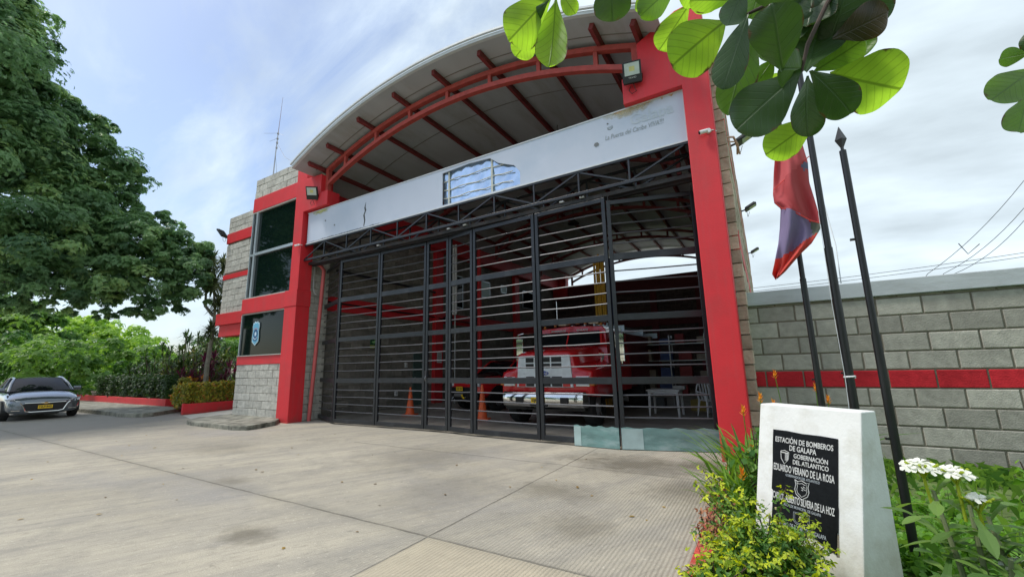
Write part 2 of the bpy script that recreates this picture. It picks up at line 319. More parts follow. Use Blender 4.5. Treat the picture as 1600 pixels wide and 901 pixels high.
L_HDG = leaf_mat('leaf_hedge', (.018, .045, .012), (.055, .12, .025), .3)
L_YEL = leaf_mat('leaf_yellow_hedge', (.10, .13, .02), (.42, .40, .05), .35, c2=(.5, .2, .05))
L_DRC = leaf_mat('leaf_dracaena', (.03, .07, .02), (.13, .20, .05), .3, c2=(.26, .20, .05))
L_DUR = leaf_mat('leaf_duranta', (.10, .22, .02), (.66, .72, .05), .4)
L_GC = leaf_mat('leaf_ground', (.05, .15, .02), (.20, .42, .06), .45)
L_PUR = leaf_mat('leaf_purple', (.035, .010, .018), (.20, .03, .07), .3)
L_ORG = leaf_mat('petal_orange', (.70, .22, .03), (.85, .42, .05), .3)
L_STR = leaf_mat('leaf_strap', (.05, .14, .02), (.20, .36, .05), .4)
L_PLU = leaf_mat('leaf_plumeria', (.05, .12, .03), (.18, .30, .07), .4)
PETAL = leaf_mat('petal_white', (.72, .74, .66), (.86, .86, .80), .25)

# ---------------------------------------------------------------- ground
def ground_mat():
    m = bpy.data.materials.new('driveway_concrete'); t, b = nodes(m); n = t.nodes; l = t.links
    g = n.new('ShaderNodeNewGeometry'); sp = n.new('ShaderNodeSeparateXYZ'); l.new(g.outputs['Position'], sp.inputs[0])
    def noise(sc, det=6, ro=.6, scale=(1, 1, 1), rot=0):
        mm = n.new('ShaderNodeMapping'); mm.vector_type = 'TEXTURE'; mm.inputs['Scale'].default_value = tuple(1/q_ for q_ in scale); mm.inputs['Rotation'].default_value = (0, 0, rot); l.new(g.outputs['Position'], mm.inputs[0])
        q = n.new('ShaderNodeTexNoise'); q.inputs['Scale'].default_value = sc; q.inputs['Detail'].default_value = det; q.inputs['Roughness'].default_value = ro; l.new(mm.outputs[0], q.inputs[0]); return q.outputs[0]
    def rng_(x, a, b_, c=0, d=1):
        r = n.new('ShaderNodeMapRange'); l.new(x, r.inputs[0]); r.inputs[1].default_value = a; r.inputs[2].default_value = b_; r.inputs[3].default_value = c; r.inputs[4].default_value = d; return r.outputs[0]
    def mixc(f, a, b_):
        q = n.new('ShaderNodeMixRGB'); 
        if isinstance(f, float): q.inputs[0].default_value = f
        else: l.new(f, q.inputs[0])
        for i, x in ((1, a), (2, b_)):
            if isinstance(x, tuple): q.inputs[i].default_value = (*x, 1)
            else: l.new(x, q.inputs[i])
        return q.outputs[0]
    def mth(op, a, b_=None, c=None):
        q = n.new('ShaderNodeMath'); q.operation = op
        for i, x in enumerate((a, b_, c)):
            if x is None: continue
            if isinstance(x, (int, float)): q.inputs[i].default_value = x
            else: l.new(x, q.inputs[i])
        return q.outputs[0]
    c = mixc(rng_(noise(.35, 5), .35, .65), (.36, .33, .265), (.48, .44, .355))
    c = mixc(rng_(noise(1.4, 8, .68), .47, .70, 0, .75), c, (.22, .21, .185))               # blotchy stains
    c = mixc(rng_(noise(.8, 7, .62, (.25, 2.4, 1), 1.05), .44, .64, 0, .6), c, (.285, .27, .24)); c = mixc(rng_(noise(3.0, 5, .6, (.12, 2.4, 1), 1.15), .50, .66, 0, .45), c, (.25, .235, .21)); c = mixc(rng_(noise(.6, 4, .5, (.6, 1, 1), 0), .52, .7, 0, .5), c, (.27, .265, .27))  # long tyre and drag marks
    c = mixc(rng_(noise(7, 6, .7), .60, .78, 0, .45), c, (.17, .16, .14))
    c = mixc(rng_(noise(60, 3, .7), .35, .7, 0, .28), c, (.20, .19, .17))                        # aggregate
    c = mixc(rng_(noise(14, 6, .75, (.35, 1.6, 1), 1.1), .52, .70, 0, .55), c, (.17, .16, .14)); c = mixc(rng_(noise(5, 7, .75), .60, .70, 0, .5), c, (.14, .13, .11)); c = mixc(rng_(noise(25, 3, .6), .62, .72, 0, .5), c, (.60, .56, .47))
    # a few oil and damp stains with a shape of their own
    nn_ = mth('MULTIPLY', mth('ADD', noise(2.3, 6, .65), mth('MULTIPLY', noise(8, 5, .7), .7)), 1.25); sm_ = None
    for (sx, sy, sr, st, ky) in ((-1.9, 6.65, 1.5, .85, 1.9), (-.95, 6.9, .8, .9, 1.3), (-.9, 5.6, .8, .6, 1), (-2.4, 4.9, .8, .55, 1.6), (-1.7, 3.9, .5, .5, 1), (-4.35, 2.35, .42, .7, 1.4), (-6.6, 3.3, .5, .5, 1.8), (-5.2, 5.6, 1.5, .35, 1.0), (-9.5, 4.5, 1.4, .3, 1.5), (-3.6, 4.4, .9, .3, .7), (-12.2, 6.6, 1.2, .4, 1.5)):
        dx = mth('SUBTRACT', sp.outputs[0], sx); dy = mth('MULTIPLY', mth('SUBTRACT', sp.outputs[1], sy), ky)
        rr = mth('SQRT', mth('ADD', mth('MULTIPLY', dx, dx), mth('MULTIPLY', dy, dy)))
        q_ = mth('MULTIPLY', rng_(mth('ADD', mth('DIVIDE', rr, sr), nn_), 1.95, 1.25), st); sm_ = q_ if sm_ is None else mth('MAXIMUM', sm_, q_)
    c = mixc(sm_, c, (.125, .112, .085))
    # street strip on the left is darker and greyer; a pale, newer slab lies in front
    st_ = rng_(mth('ADD', mth('ADD', sp.outputs[0], mth('MULTIPLY', sp.outputs[1], .25)), mth('MULTIPLY', noise(.9), .8)), -14.6, -15.1)
    c = mixc(mth('MULTIPLY', st_, .75), c, (.235, .225, .205))
    slab = mth('MULTIPLY', mth('GREATER_THAN', sp.outputs[0], -2.78), mth('LESS_THAN', sp.outputs[1], 3.10))
    c = mixc(mth('MULTIPLY', slab, .45), c, (.50, .43, .30))
    # joints: saw cuts running along X and along Y
    wob = mth('MULTIPLY', mth('SUBTRACT', noise(1.6, 4), .5), .05)
    jm = None
    for ax, pos, wd, lim in ((1, 3.12, .010, None), (1, 6.14, .009, None), (0, -2.79, .007, 1), (1, .1, .01, None), (0, -10.0, .008, 2)):
        d = mth('ABSOLUTE', mth('SUBTRACT', mth('ADD', sp.outputs[ax], wob), pos)); j = rng_(d, wd*.5, wd*1.7, 1, 0)
        if ax == 1 and pos == 6.14: j = mth('MULTIPLY', j, mth('GREATER_THAN', sp.outputs[0], -7.6))
        if lim == 2: j = mth('MULTIPLY', j, mth('LESS_THAN', sp.outputs[1], 3.1))
        jm = j if jm is None else mth('MAXIMUM', jm, j)
    jm = mth('MULTIPLY', jm, rng_(noise(2.2, 6, .7), .30, .62, .35, 1)); c = mixc(mth('MULTIPLY', jm, .72), c, (.10, .09, .075))
    halo = rng_(mth('ABSOLUTE', mth('SUBTRACT', mth('ADD', sp.outputs[1], wob), 3.12)), .03, .16, .25, 0)
    c = mixc(halo, c, (.2, .19, .16))
    l.new(c, b.inputs['Base Color']); b.inputs['Roughness'].default_value = .88; b.inputs['Specular IOR Level'].default_value = .25
    # broomed grooves on the slabs near the camera
    wv = n.new('ShaderNodeTexWave'); wv.wave_type = 'BANDS'; wv.bands_direction = 'X'; wv.inputs['Scale'].default_value = 9; wv.inputs['Distortion'].default_value = .6; l.new(g.outputs['Position'], wv.inputs[0])
    gm = mth('MULTIPLY', wv.outputs[1], rng_(sp.outputs[0], -3.4, -2.4, .12, 1))
    gcol = mth('MULTIPLY', rng_(gm, .15, .8, 0, 1), rng_(noise(1.7, 7, .7), .42, .62, .0, .36))
    c = mixc(gcol, c, (.20, .185, .155)); l.new(c, b.inputs['Base Color'])
    h = mth('ADD', mth('MULTIPLY', gm, .5), mth('ADD', mth('MULTIPLY', noise(90, 4), .5), mth('MULTIPLY', jm, -1.6)))
    bp = n.new('ShaderNodeBump'); bp.inputs['Strength'].default_value = .75; bp.inputs['Distance'].default_value = .014; l.new(h, bp.inputs['Height']); l.new(bp.outputs[0], b.inputs['Normal'])
    return m
DRIVE = ground_mat()
EARTH = mat('earth_grass', (.10, .15, .04), .95, var=.3, vs_=.6, bump=.5, bs=12)
struct(MB().box(-900, 900, -900, 900, -1.0, -.008).build('ground', EARTH))
struct(MB().box(-70, -.60, -30, 8.2, -.3, 0).build('driveway', DRIVE))
struct(MB().box(-12.5, -.3, 8.2, 27.2, -.3, 0).build('station_floor', mat('floor', (.30, .28, .25), .55, var=.2, vs_=1.2, dirt=(.16, .15, .13), ds=1.0)))
struct(MB().box(-.50, 30, -6, 8.3, -.4, -.06).build('garden_ground', mat('garden_soil', (.09, .12, .035), .95, var=.35, vs_=5, bump=.6)))
kb = MB()
y = 1.2
while y < 7.3:
    L = .27; kb.box(-.62, -.50, y, y+L-.012, -.05, .11+random.uniform(-.008, .008), 0, random.random()); y += L
tag(kb.build('garden_kerb', BRICKR, bevel=.008), 'low red painted brick kerb between the driveway and the flower bed', 'kerb')
# pavement with rounded end beside the car
pv = MB()
pts = [(-60, 6.15), (-21.5, 6.05), (-20.2, 6.0), (-19.5, 6.05), (-19.0, 6.3), (-18.95, 6.6), (-19.5, 7.2), (-20.2, 8.0), (-60, 8.2)]
pv.prism(pts, 'z', -.05, .14); struct(pv.build('pavement', SLAB, bevel=.02))
# apron slab at the tower's foot
ap = MB(); ap.prism([(-15.6, 6.6), (-15.0, 6.05), (-14.5, 5.95), (-12.1, 5.95), (-11.75, 6.1), (-11.75, 6.3), (-12.0, 7.0), (-12.45, 7.36), (-12.66, 7.52), (-15.6, 7.52)], 'z', -.05, .12)
struct(ap.build('apron', SLAB, bevel=.02))
rm = MB(); rm.add([(-18.2, 7.2, .0), (-16.2, 6.7, .0), (-15.62, 7.5, .12), (-15.62, 11, .12), (-18.2, 11, .12)], [(0, 1, 2, 3, 4)]); struct(rm.build('path', CONC))
# fallen leaves
struct(MB().box(-16, 6, 27.6, 60, -.3, .002).build('rear_bounce_slab', CONC))  # unseen slab, added to bounce neutral light onto the roof underside
P = np.column_stack([rng.uniform(-17, -1, 90), rng.uniform(1.2, 7.4, 90), np.full(90, .006)])
o = leaves(P, np.tile([0, 0, 1.], (90, 1))+rng.normal(0, .15, (90, 3)), .052, 'hex', m=leaf_mat('dry_leaf', (.10, .055, .02), (.36, .24, .06), .1), name='fallen_leaves'); o['kind'] = 'stuff'

# ---------------------------------------------------------------- station building
BACK = 27.2
bld = empty('fire_station', (0, 0, 0), 0, 'red and grey block fire station with arched metal roof and tall gateway', 'building')
def part(mb, name, mats, **k): return mb.build(name, mats, parent=k.pop('parent', bld), **k)
# gateway columns with stepped corbels (one each side)
for side in (0, 1):
    def X(v): return v if side == 0 else -12.80-v      # mirrored about x=-6.40 (approx. the axis of the opening)
    p = MB()
    if side == 0:
        p.box(-12.66, -12.05, 7.37, 7.82, 0, 3.95); p.box(-12.64, -12.03, 7.365, 7.822, 3.44, 3.955)
        out_ = [(-12.48, 3.95), (-12.03, 3.95), (-12.03, 6.43), (-10.85, 6.43), (-10.85, 6.89), (-11.2, 6.89), (-11.2, 7.50), (-11.95, 7.53), (-11.95, 8.00), (-12.40, 8.10), (-12.48, 8.1)]
        p = MB(); p.box(-12.66, -12.05, 7.37, 7.82, -.05, 3.44); p.box(-12.68, -12.03, 7.355, 7.83, 3.44, 3.95); p.prism([(x, z) for x, z in out_], 'y', 7.37, 7.80)
    else:
        p.prism([(-.74, -.05), (-.30, -.05), (-.30, 8.0), (-.74, 7.95), (-1.47, 7.58), (-1.47, 6.95), (-1.80, 6.95), (-1.80, 6.40), (-.74, 6.40)], 'y', 7.37, 7.80)
    part(p, 'gateway_column', RED, bevel=.012)
# reveal walls behind the columns
rv = MB(); blocks(rv, (7.83, 8.55, 0, 5.4), 'y', -12.2, -.16, .24, .49, 0); rv.box(-12.5, -12.215, 7.83, 8.55, 0, 5.4, 1)
part(rv, 'reveal_wall', [BLOCK, MORT])
# tower: front wall
tw = MB(); YF = 7.5
SK = [(-15.25, -12.66, 1.73, 3.95), (-15.25, -12.3, 3.9, 7.10), (-15.6, -12.3, 7.06, 7.60)]
blocks(tw, (-15.42, -12.66, .10, 1.73), 'x', YF, .2, .2375, .49, .10, jit=.012)
blocks(tw, (-15.25, -12.46, 7.62, 8.36), 'x', YF, .2, .247, .49, 7.62, jit=.02)
tw.box(-15.40, -12.66, YF+.02, YF+.2, 0, 1.73, 1); tw.box(-15.23, -12.46, YF+.02, YF+.25, 7.6, 8.34, 1)
blocks(tw, (7.72, 12, .1, 2.0), 'y', -15.42, .18, .2375, .49, .10, jit=.01); blocks(tw, (7.72, 12, 7.6, 8.36), 'y', -15.25, .18, .247, .49, 7.6, jit=.01)
tw.box(-15.22, -12.45, 7.75, 12, 7.3, 8.3, 1); tw.box(-15.38, -12.7, 11.8, 12, 0, 8.3, 1); tw.box(-15.38, -15.2, 7.75, 12, 0, 7.6, 1); tw.box(-12.78, -12.56, 7.86, 12, 0, 8.3, 1)
part(tw, 'tower_wall', [BLOCK, MORT])
tb = MB(); tb.box(-15.25, -12.50, YF-.04, YF+.25, 7.10, 7.62); tb.box(-15.36, -12.68, YF-.06, YF+.3, 3.44, 3.95); tb.box(-15.42, -12.66, YF-.02, YF+.22, 1.72, 2.0); tb.box(-15.25,-15.1,YF+.3,12,3.4,3.95)
split(tb, 'red_band', RED, bld, .01)
sl = MB(); sl.box(-15.40, -12.66, YF-.05, YF+.02, 2.0, 2.03); sl.box(-15.25, -12.66, YF-.05, YF+.05, 3.95, 3.985); sl.box(-15.32, -12.66, YF-.03, YF+.04, 3.40, 3.438); sl.box(-15.22, -12.5, YF-.03, YF+.04, 7.055, 7.098)
split(sl, 'window_sill', CONC, bld, 0)
for nm, x0, x1, z0, z1, mul in (('upper', -15.22, -12.50, 3.985, 7.055, True), ('lower', -15.38, -12.66, 2.03, 3.40, False)):
    f = MB()
    if mul:
        f.box(-14.98, -14.88, YF-.045, YF+.03, z0, z1); f.box(-14.88, x1, YF-.04, YF+.03, 5.46, 5.56); f.box(x0, -14.98, YF-.04, YF+.03, 5.46, 5.54)
        f.box(x0-.02, x0+.02, YF-.03, YF+.05, z0, z1)
    else:
        f.box(x0, x0+.03, YF-.02, YF+.03, z0, z1)
    fo = part(f, 'window_frame', ALU, bevel=.004)
    g = MB(); g.box(x0+.01, x1, YF+.03, YF+.05, z0, z1); part(g, 'window_pane', GLASS, parent=fo)
    g = MB(); g.box(x0+.3, x1, YF+.9, YF+.92, z0, z1); part(g, 'curtain', mat('curtain', (.08, .13, .11), .8), parent=fo)
# badge on the lower window
bd = MB(); sh = [(-.5, .55), (-.45, .9), (-.3, .84), (-.2, 1.0), (0, .9), (.2, 1.0), (.3, .84), (.45, .9), (.5, .55), (.42, .2), (.5, -.3), (.45, -.7), (0, -1), (-.45, -.7), (-.5, -.3), (-.42, .2)]
bc = (-14.42, 2.74); bw, bh = .40, .40
badge = part(bd.prism([(bc[0]+x*bw, bc[1]+z*bh) for x, z in sh], 'y', YF-.002, YF+.014), 'badge', mat('badge_pale', (.50, .68, .78), .5))
b2 = MB().prism([(bc[0]+x*bw*.88, bc[1]+z*bh*.9) for x, z in sh], 'y', YF-.006, YF+.01); part(b2, 'badge_field', mat('badge_blue', (.13, .42, .62), .5), parent=badge)
def ring(mb, cx, cz, r0, r1, y0, y1, a0=0, a1=360, n=28, sx=1, sz=1):
    for i in range(n):
        t0, t1 = R_(a0+(a1-a0)*i/n), R_(a0+(a1-a0)*(i+1)/n)
        q = [(cx+r*math.cos(t)*sx, cz+r*math.sin(t)*sz) for r, t in ((r0, t0), (r1, t0), (r1, t1), (r0, t1))]
        mb.prism(q, 'y', y0, y1)
    return mb
b3 = ring(MB(), bc[0]+.01, bc[1]-.02, .075, .13, YF-.011, YF-.004, sz=1.15); ring(b3, bc[0], bc[1]-.10, .12, .155, YF-.011, YF-.004, 200, 340); part(b3, 'badge_ring', mat('badge_navy', (.02, .07, .20), .5), parent=badge)
b4 = ring(MB(), bc[0]+.01, bc[1]-.02, 0, .05, YF-.013, YF-.005, n=8, sz=1.3); ring(b4, bc[0], bc[1]-.08, .10, .125, YF-.010, YF-.003, 200, 340); part(b4, 'badge_star', mat('badge_white', (.62, .74, .84), .5), parent=badge)
b5 = MB()
for i in range(-2, 3): b5.box(bc[0]+i*.05-.016, bc[0]+i*.05+.016, YF-.011, YF-.004, bc[1]+.15-abs(i)*.012, bc[1]+.18-abs(i)*.012)
part(b5, 'badge_ribbon', mat('badge_pink', (.62, .30, .33), .5), parent=badge)
# wing to the left, set back and carried over the passage
wg = MB(); YW = 8.2; REDZ = []
blocks(wg, (-18.52, -15.15, 3.76, 7.80), 'x', YW, .2, .2375, .49, 3.76, skip=[(-19, -15, 6.66, 7.12), (-19, -15, 5.13, 5.37)], jit=.015)
wg.box(-18.50, -15.1, YW+.02, YW+.2, 2.9, 7.78, 1); wg.box(-18.5, -15.2, YW+.2, 12, 7.2, 7.75, 1); wg.box(-18.5, -18.3, YW+.2, 12, 2.9, 7.75, 1); wg.box(-18.5, -15.2, YW+.2, 12, 2.9, 3.1, 1); wg.box(-16.5, -15.3, 10.5, 10.7, 0, 3, 1)
part(wg, 'wing_wall', [BLOCK, MORT])
wr = MB(); wr.box(-18.56, -15.1, YW-.03, YW+.25, 6.68, 7.10); wr.box(-18.56, -15.1, YW-.03, YW+.25, 5.15, 5.35); wr.box(-18.62, -15.2, YW-.10, YW+.3, 3.31, 3.76); wr.box(-18.45, -15.2, YW-.02, YW+.3, 2.86, 3.31); wr.box(-15.75,-15.55,YW-.1,YW+.2,2.2,2.9)
split(wr, 'wing_band', RED, bld, .012)
# right side wall of the hall, rough split blocks with red bands
sw = MB(); blocks(sw, (7.81, BACK, 0, 7.32), 'y', -.17, -.15, .24, .49, 0, jit=.02, joint=.02); sw.box(-.5, -.20, 7.88, BACK, 0, 7.25, 1)
part(sw, 'side_wall', [block_mat('side_block', (.52, .45, .35), var=.3, bump=1.0, bs=12), MORT])
sr = MB()
for z0, z1 in ((3.30, 3.70), (5.6, 5.8), (6.75, 6.98)): sr.box(-.26, -.150, 7.84, BACK, z0, z1)
part(sr, 'side_band', mat('pink_red', (.62, .12, .11), .7, var=.15, bump=.3), bevel=.008)
# left interior wall
lw = MB(); XW = -12.5
REDZ = []; blocks(lw, (8.55, BACK, 0, 6.9), 'y', XW, -.15, .24, .49, 0, skip=[(8, 30, 3.5, 3.95)]); lw.box(XW-.3, XW-.02, 8.55, BACK, 0, 8.3, 1)
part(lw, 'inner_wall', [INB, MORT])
lr = MB(); lr.box(XW-.2, XW+.06, 8.55, BACK, 3.46, 3.95); lr.box(XW-.2, XW+.45, 8.3, BACK, 6.75, 7.85)
for yy in (14.0, 21.0): lr.box(XW-.1, XW+.2, yy, yy+.5, 0, 6.75)
lr.box(XW-.2, XW+1.0, BACK-.5, BACK, 6.2, 7.9); part(lr, 'inner_beam', RED, bevel=.01)
for y0, y1, z0, z1, mm in ((17.6, 18.6, 5.1, 6.0, TEALG), (19.7, 20.3, 5.6, 6.05, TEALG), (22.2, 23.6, 5.0, 6.1, GLASS), (14.9, 16.2, 4.3, 5.9, GLASS)):
    f = MB(); f.box(XW-.02, XW+.03, y0, y1, z0, z0+.05); f.box(XW-.02, XW+.03, y0, y1, z1-.05, z1); f.box(XW-.02, XW+.03, y0, y0+.05, z0, z1); f.box(XW-.02, XW+.03, y1-.05, y1, z0, z1)
    fo = part(f, 'inner_window_frame', ALU); part(MB().box(XW-.02, XW+.015, y0+.05, y1-.05, z0+.05, z1-.05), 'inner_window_pane', mm, parent=fo)
d = part(MB().box(XW-.02, XW+.04, 12.85, 13.75, 0, 2.15), 'inner_door', mat('door_green', (.07, .12, .11), .4), bevel=.01); part(MB().box(XW+.03, XW+.09, 12.92, 12.96, 1.0, 1.14), 'handle', ALU, parent=d)
# rear wall and its bands
bw_ = MB(); blocks(bw_, (-12.5, -.4, 0, 6.9), 'x', BACK, .2, .24, .49, 0); bw_.box(-12.5, -.3, BACK+.02, BACK+.25, 0, 6.88, 1)
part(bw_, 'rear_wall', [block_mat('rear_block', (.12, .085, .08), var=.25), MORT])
br = MB(); br.box(-12.5, -.3, BACK-.08, BACK+.28, 6.0, 6.95); br.box(-12.5, -.3, BACK-.05, BACK, 3.8, 4.5)
for xx in (-9, -5.9, -3.2): br.box(xx, xx+.4, BACK-.12, BACK+.02, 0, 6)
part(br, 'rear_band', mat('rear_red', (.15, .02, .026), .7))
# roof: circular arch sheet
CXR, RR, ZT = -6.33, 12.36, 8.83
def roof_z(x, dz=0): return ZT - (RR - math.sqrt(RR*RR-(x-CXR)**2)) + dz
rf = MB(); XS = np.linspace(-11.75, -.98, 41)
def arc_sheet(mb, xs, y0, y1, z0, z1, mi=0):
    for i in range(len(xs)-1):
        a_, b_ = xs[i], xs[i+1]
        v = [(a_, y0, roof_z(a_, z0)), (b_, y0, roof_z(b_, z0)), (b_, y0, roof_z(b_, z1)), (a_, y0, roof_z(a_, z1)), (a_, y1, roof_z(a_, z0)), (b_, y1, roof_z(b_, z0)), (b_, y1, roof_z(b_, z1)), (a_, y1, roof_z(a_, z1))]
        f = [(0, 1, 2, 3), (7, 6, 5, 4), (0, 4, 5, 1), (3, 2, 6, 7)]
        if i == 0: f.append((0, 3, 7, 4))
        if i == len(xs)-2: f.append((1, 5, 6, 2))
        mb.add(v, f, mi)
arc_sheet(rf, XS, 6.80, BACK+.6, 0, .05); arc_sheet(rf, np.linspace(-12.45, -11.75, 4), 7.86, BACK+.6, 0, .05); arc_sheet(rf, np.linspace(-.98, -.22, 4), 7.86, BACK+.6, 0, .05)  # last two strips, out of view, added to close gaps and darken the hall
roof = part(rf, 'roof', ROOF, smooth=True)
t2 = MB(); arc_sheet(t2, XS, 6.72, 6.80, -.01, .065); arc_sheet(t2, XS, 6.66, 6.715, .075, .12); part(t2, 'roof_edge_trim', TRIM, parent=roof, smooth=True)
SEAM = mat('seam', (.22, .21, .2), .6)
for yy in (7.35, 9.1, 11.2, 14, 18, 22): sm = MB(); arc_sheet(sm, XS[1:-1], yy, yy+.025, -.012, -.002); part(sm, 'roof_seam', SEAM, parent=roof)

for xx in (-11.3, -10.45, -9.12, -7.73, -6.33, -4.93, -3.54, -2.22, -1.42):
    z = roof_z(xx)-.075
    n_ = Vector((xx-CXR, 0, math.sqrt(RR*RR-(xx-CXR)**2))).normalized()
    q = MB().bar((xx, 6.98, z), (xx, BACK+.3, z), .09, .13, upv=n_); part(q, 'roof_purlin', PRED, parent=roof)
# arch trusses
def arch_truss(y, m, name='arch_truss', x0=-11.2, x1=-1.5, w_=.13):
    t = MB(); c = (x0+x1)/2
    def zt(x): return 8.63-(12.86-math.sqrt(12.86**2-(x-c)**2))
    def zb(x): return 8.29-(11.2-math.sqrt(11.2**2-(x-c)**2))
    xs = np.linspace(x0, x1, 33)
    for i in range(32):
        for fn in (zt, zb):
            a_, b_ = xs[i], xs[i+1]; v = [(a_, y, fn(a_)-.06), (b_, y, fn(b_)-.06), (b_, y, fn(b_)+.06), (a_, y, fn(a_)+.06)]; v += [(p[0], y+w_, p[2]) for p in v]
            f = [(0, 1, 2, 3), (7, 6, 5, 4), (0, 4, 5, 1), (3, 2, 6, 7)] + ([(0, 3, 7, 4)] if i == 0 else []) + ([(1, 5, 6, 2)] if i == 31 else []); t.add(v, f)
    for xx in np.linspace(x0+.85, x1-.85, 7):
        t.bar((xx, y+w_/2, zb(xx)+.05), (xx, y+w_/2, zt(xx)-.05), .09, .09)
    for xx in (x0+.05, x1-.05): t.box(xx-.06, xx+.06, y+.003, y+w_-.003, zb(xx)-.35, zt(xx)+.05)
    return part(t, name, m)
arch_truss(7.52, DRED)
for yy in (12.2, 17.2, 22.2, 27.0): arch_truss(yy, PRED, 'inner_arch_truss')
# added panel: pale colour stands for the bright gap at left roof corner
part(MB().prism([(-11.93, 7.56), (-11.25, 7.56), (-11.9, 7.92)], 'y', 7.60, 7.62), 'gable_gap_panel', mat('bright_gap_pale', (.62, .62, .52), .6))
# ceiling tubes and lamps
for yy in np.arange(9.8, 25, 1.75): part(MB().box(XW+.50, XW+.56, yy, yy+1.5, 7.87, 7.93), 'tube_lamp', mat('tube_white', (.85, .85, .82), .3) if yy < 10 else bpy.data.materials['tube_white'])
for xx, yy in ((-6.4, 11.5), (-4.6, 10.6), (-3.4, 13.6), (-6.4, 16)):
    q = MB(); q.tube([(xx, yy, roof_z(xx)-.1), (xx, yy, 7.6)], .012, 6); q.tube([(xx, yy, 7.62), (xx, yy, 7.55), (xx, yy, 7.42)], [.06, .12, .26], 14, cap=False); part(q, 'pendant_lamp', BLACKP, solid=0)

# ---------------------------------------------------------------- sign and header truss of the gate
sg = empty('sign_board', (-6.35, 7.5, 5.4), 0, 'long pale blue-grey sign board with missing patch and faded slogan above the gate', 'sign')
def sp_(mb, name, m, **k):
    o = mb.build(name, m, parent=sg, **k); o.data.transform(Matrix.Translation((6.35, -7.5, -5.4))); return o
X0, X1, Z0, Z1 = -11.93, -.755, 5.40, 6.37
hole = [(-6.43, Z0+.03), (-6.43, Z1-.09), (-5.6, Z1-.05), (-5.0, 6.28), (-4.78, 6.10), (-4.35, 5.92), (-4.22, 5.75), (-4.2, Z0+.06)]
b = MB()
b.box(X0, -6.43, 7.50, 7.53, Z0, Z1); b.box(-4.2, X1, 7.50, 7.53, Z0, Z1)
up_ = [(-6.43, Z1-.09), (-5.6, Z1-.05), (-5.0, 6.28), (-4.78, 6.10), (-4.35, 5.92), (-4.22, 5.75), (-4.2, 5.74), (-4.2, Z1), (-6.43, Z1)]
b.prism(up_, 'y', 7.50, 7.53); b.box(-6.43, -4.2, 7.50, 7.53, Z0, Z0+.03)
sp_(b, 'face_sheet', SIGN)
fr = MB(); fr.box(X0-.02, X1+.01, 7.485, 7.56, Z1, Z1+.025); fr.box(X0-.02, X1+.01, 7.485, 7.56, Z0-.03, Z0); fr.box(X1-.012, X1+.015, 7.487, 7.56, Z0, Z1); sp_(fr, 'edge_trim', TRIM)
# what the torn-off patch shows: crinkled mirror sheet behind a light frame
ck = MB(); nx, nzz = 26, 12
for i in range(nx+1):
    for j in range(nzz+1):
        x = -6.45+2.27*i/nx; z = Z0+.01+(.95)*j/nzz
        ck.v.append((x, 7.585+.014*math.sin(x*9+z*5)+.010*math.sin(x*21-z*13), z))
for i in range(nx):
    for j in range(nzz):
        a_ = i*(nzz+1)+j; ck.f.append((a_, a_+1, a_+nzz+2, a_+nzz+1)); ck.m.append(0); ck.r.append(.5)
sp_(ck, 'crinkled_lining', mat('crinkled_sheet', (.50, .62, .78), .12, metal=.75, var=.1), smooth=True, angle=80)
cf = MB()
for z in (5.60, 5.83, 6.07): cf.tube([(-6.42+.25*k, 7.555, z+.018*math.sin(k*1.9+z*7)) for k in range(9)], .012, 6)
for x in (-6.28, -5.0): cf.box(x, x+.045, 7.545, 7.56, Z0, 6.28)
sp_(cf, 'lining_frame', mat('cream_strip', (.58, .58, .50), .5))
tr_ = MB(); tr_.prism([(-9.305, 5.47), (-9.28, 5.62), (-9.33, 5.78), (-9.27, 5.90), (-9.30, 6.0), (-9.24, 6.16), (-9.255, 6.02), (-9.215, 5.92), (-9.28, 5.8), (-9.24, 5.62), (-9.285, 5.45)], 'y', 7.494, 7.4985); sp_(tr_, 'tear', mat('tear_dark', (.06, .065, .07), .8))
RP = mat('rust_pale', (.46, .30, .17), .8, var=.3, vs_=12)
for k in range(12):
    x = random.uniform(-2.1, -.95); h = random.uniform(.012, .05); w_ = random.uniform(.03, .10)
    sp_(MB().prism([(x, Z1), (x+w_*.4, Z1-h*.6), (x+w_*.6, Z1-h), (x+w_, Z1)], 'y', 7.4925-.0002*k, 7.4970-.0001*k), 'rust_stain', RP)
def sm_sheet(x0, x1, z0, z1, m, name):   # soft-edged stain: one thin sheet with noisy alpha
    o = sp_(MB().box(x0, x1, 7.4955, 7.4985, z0, z1), name, m); return o
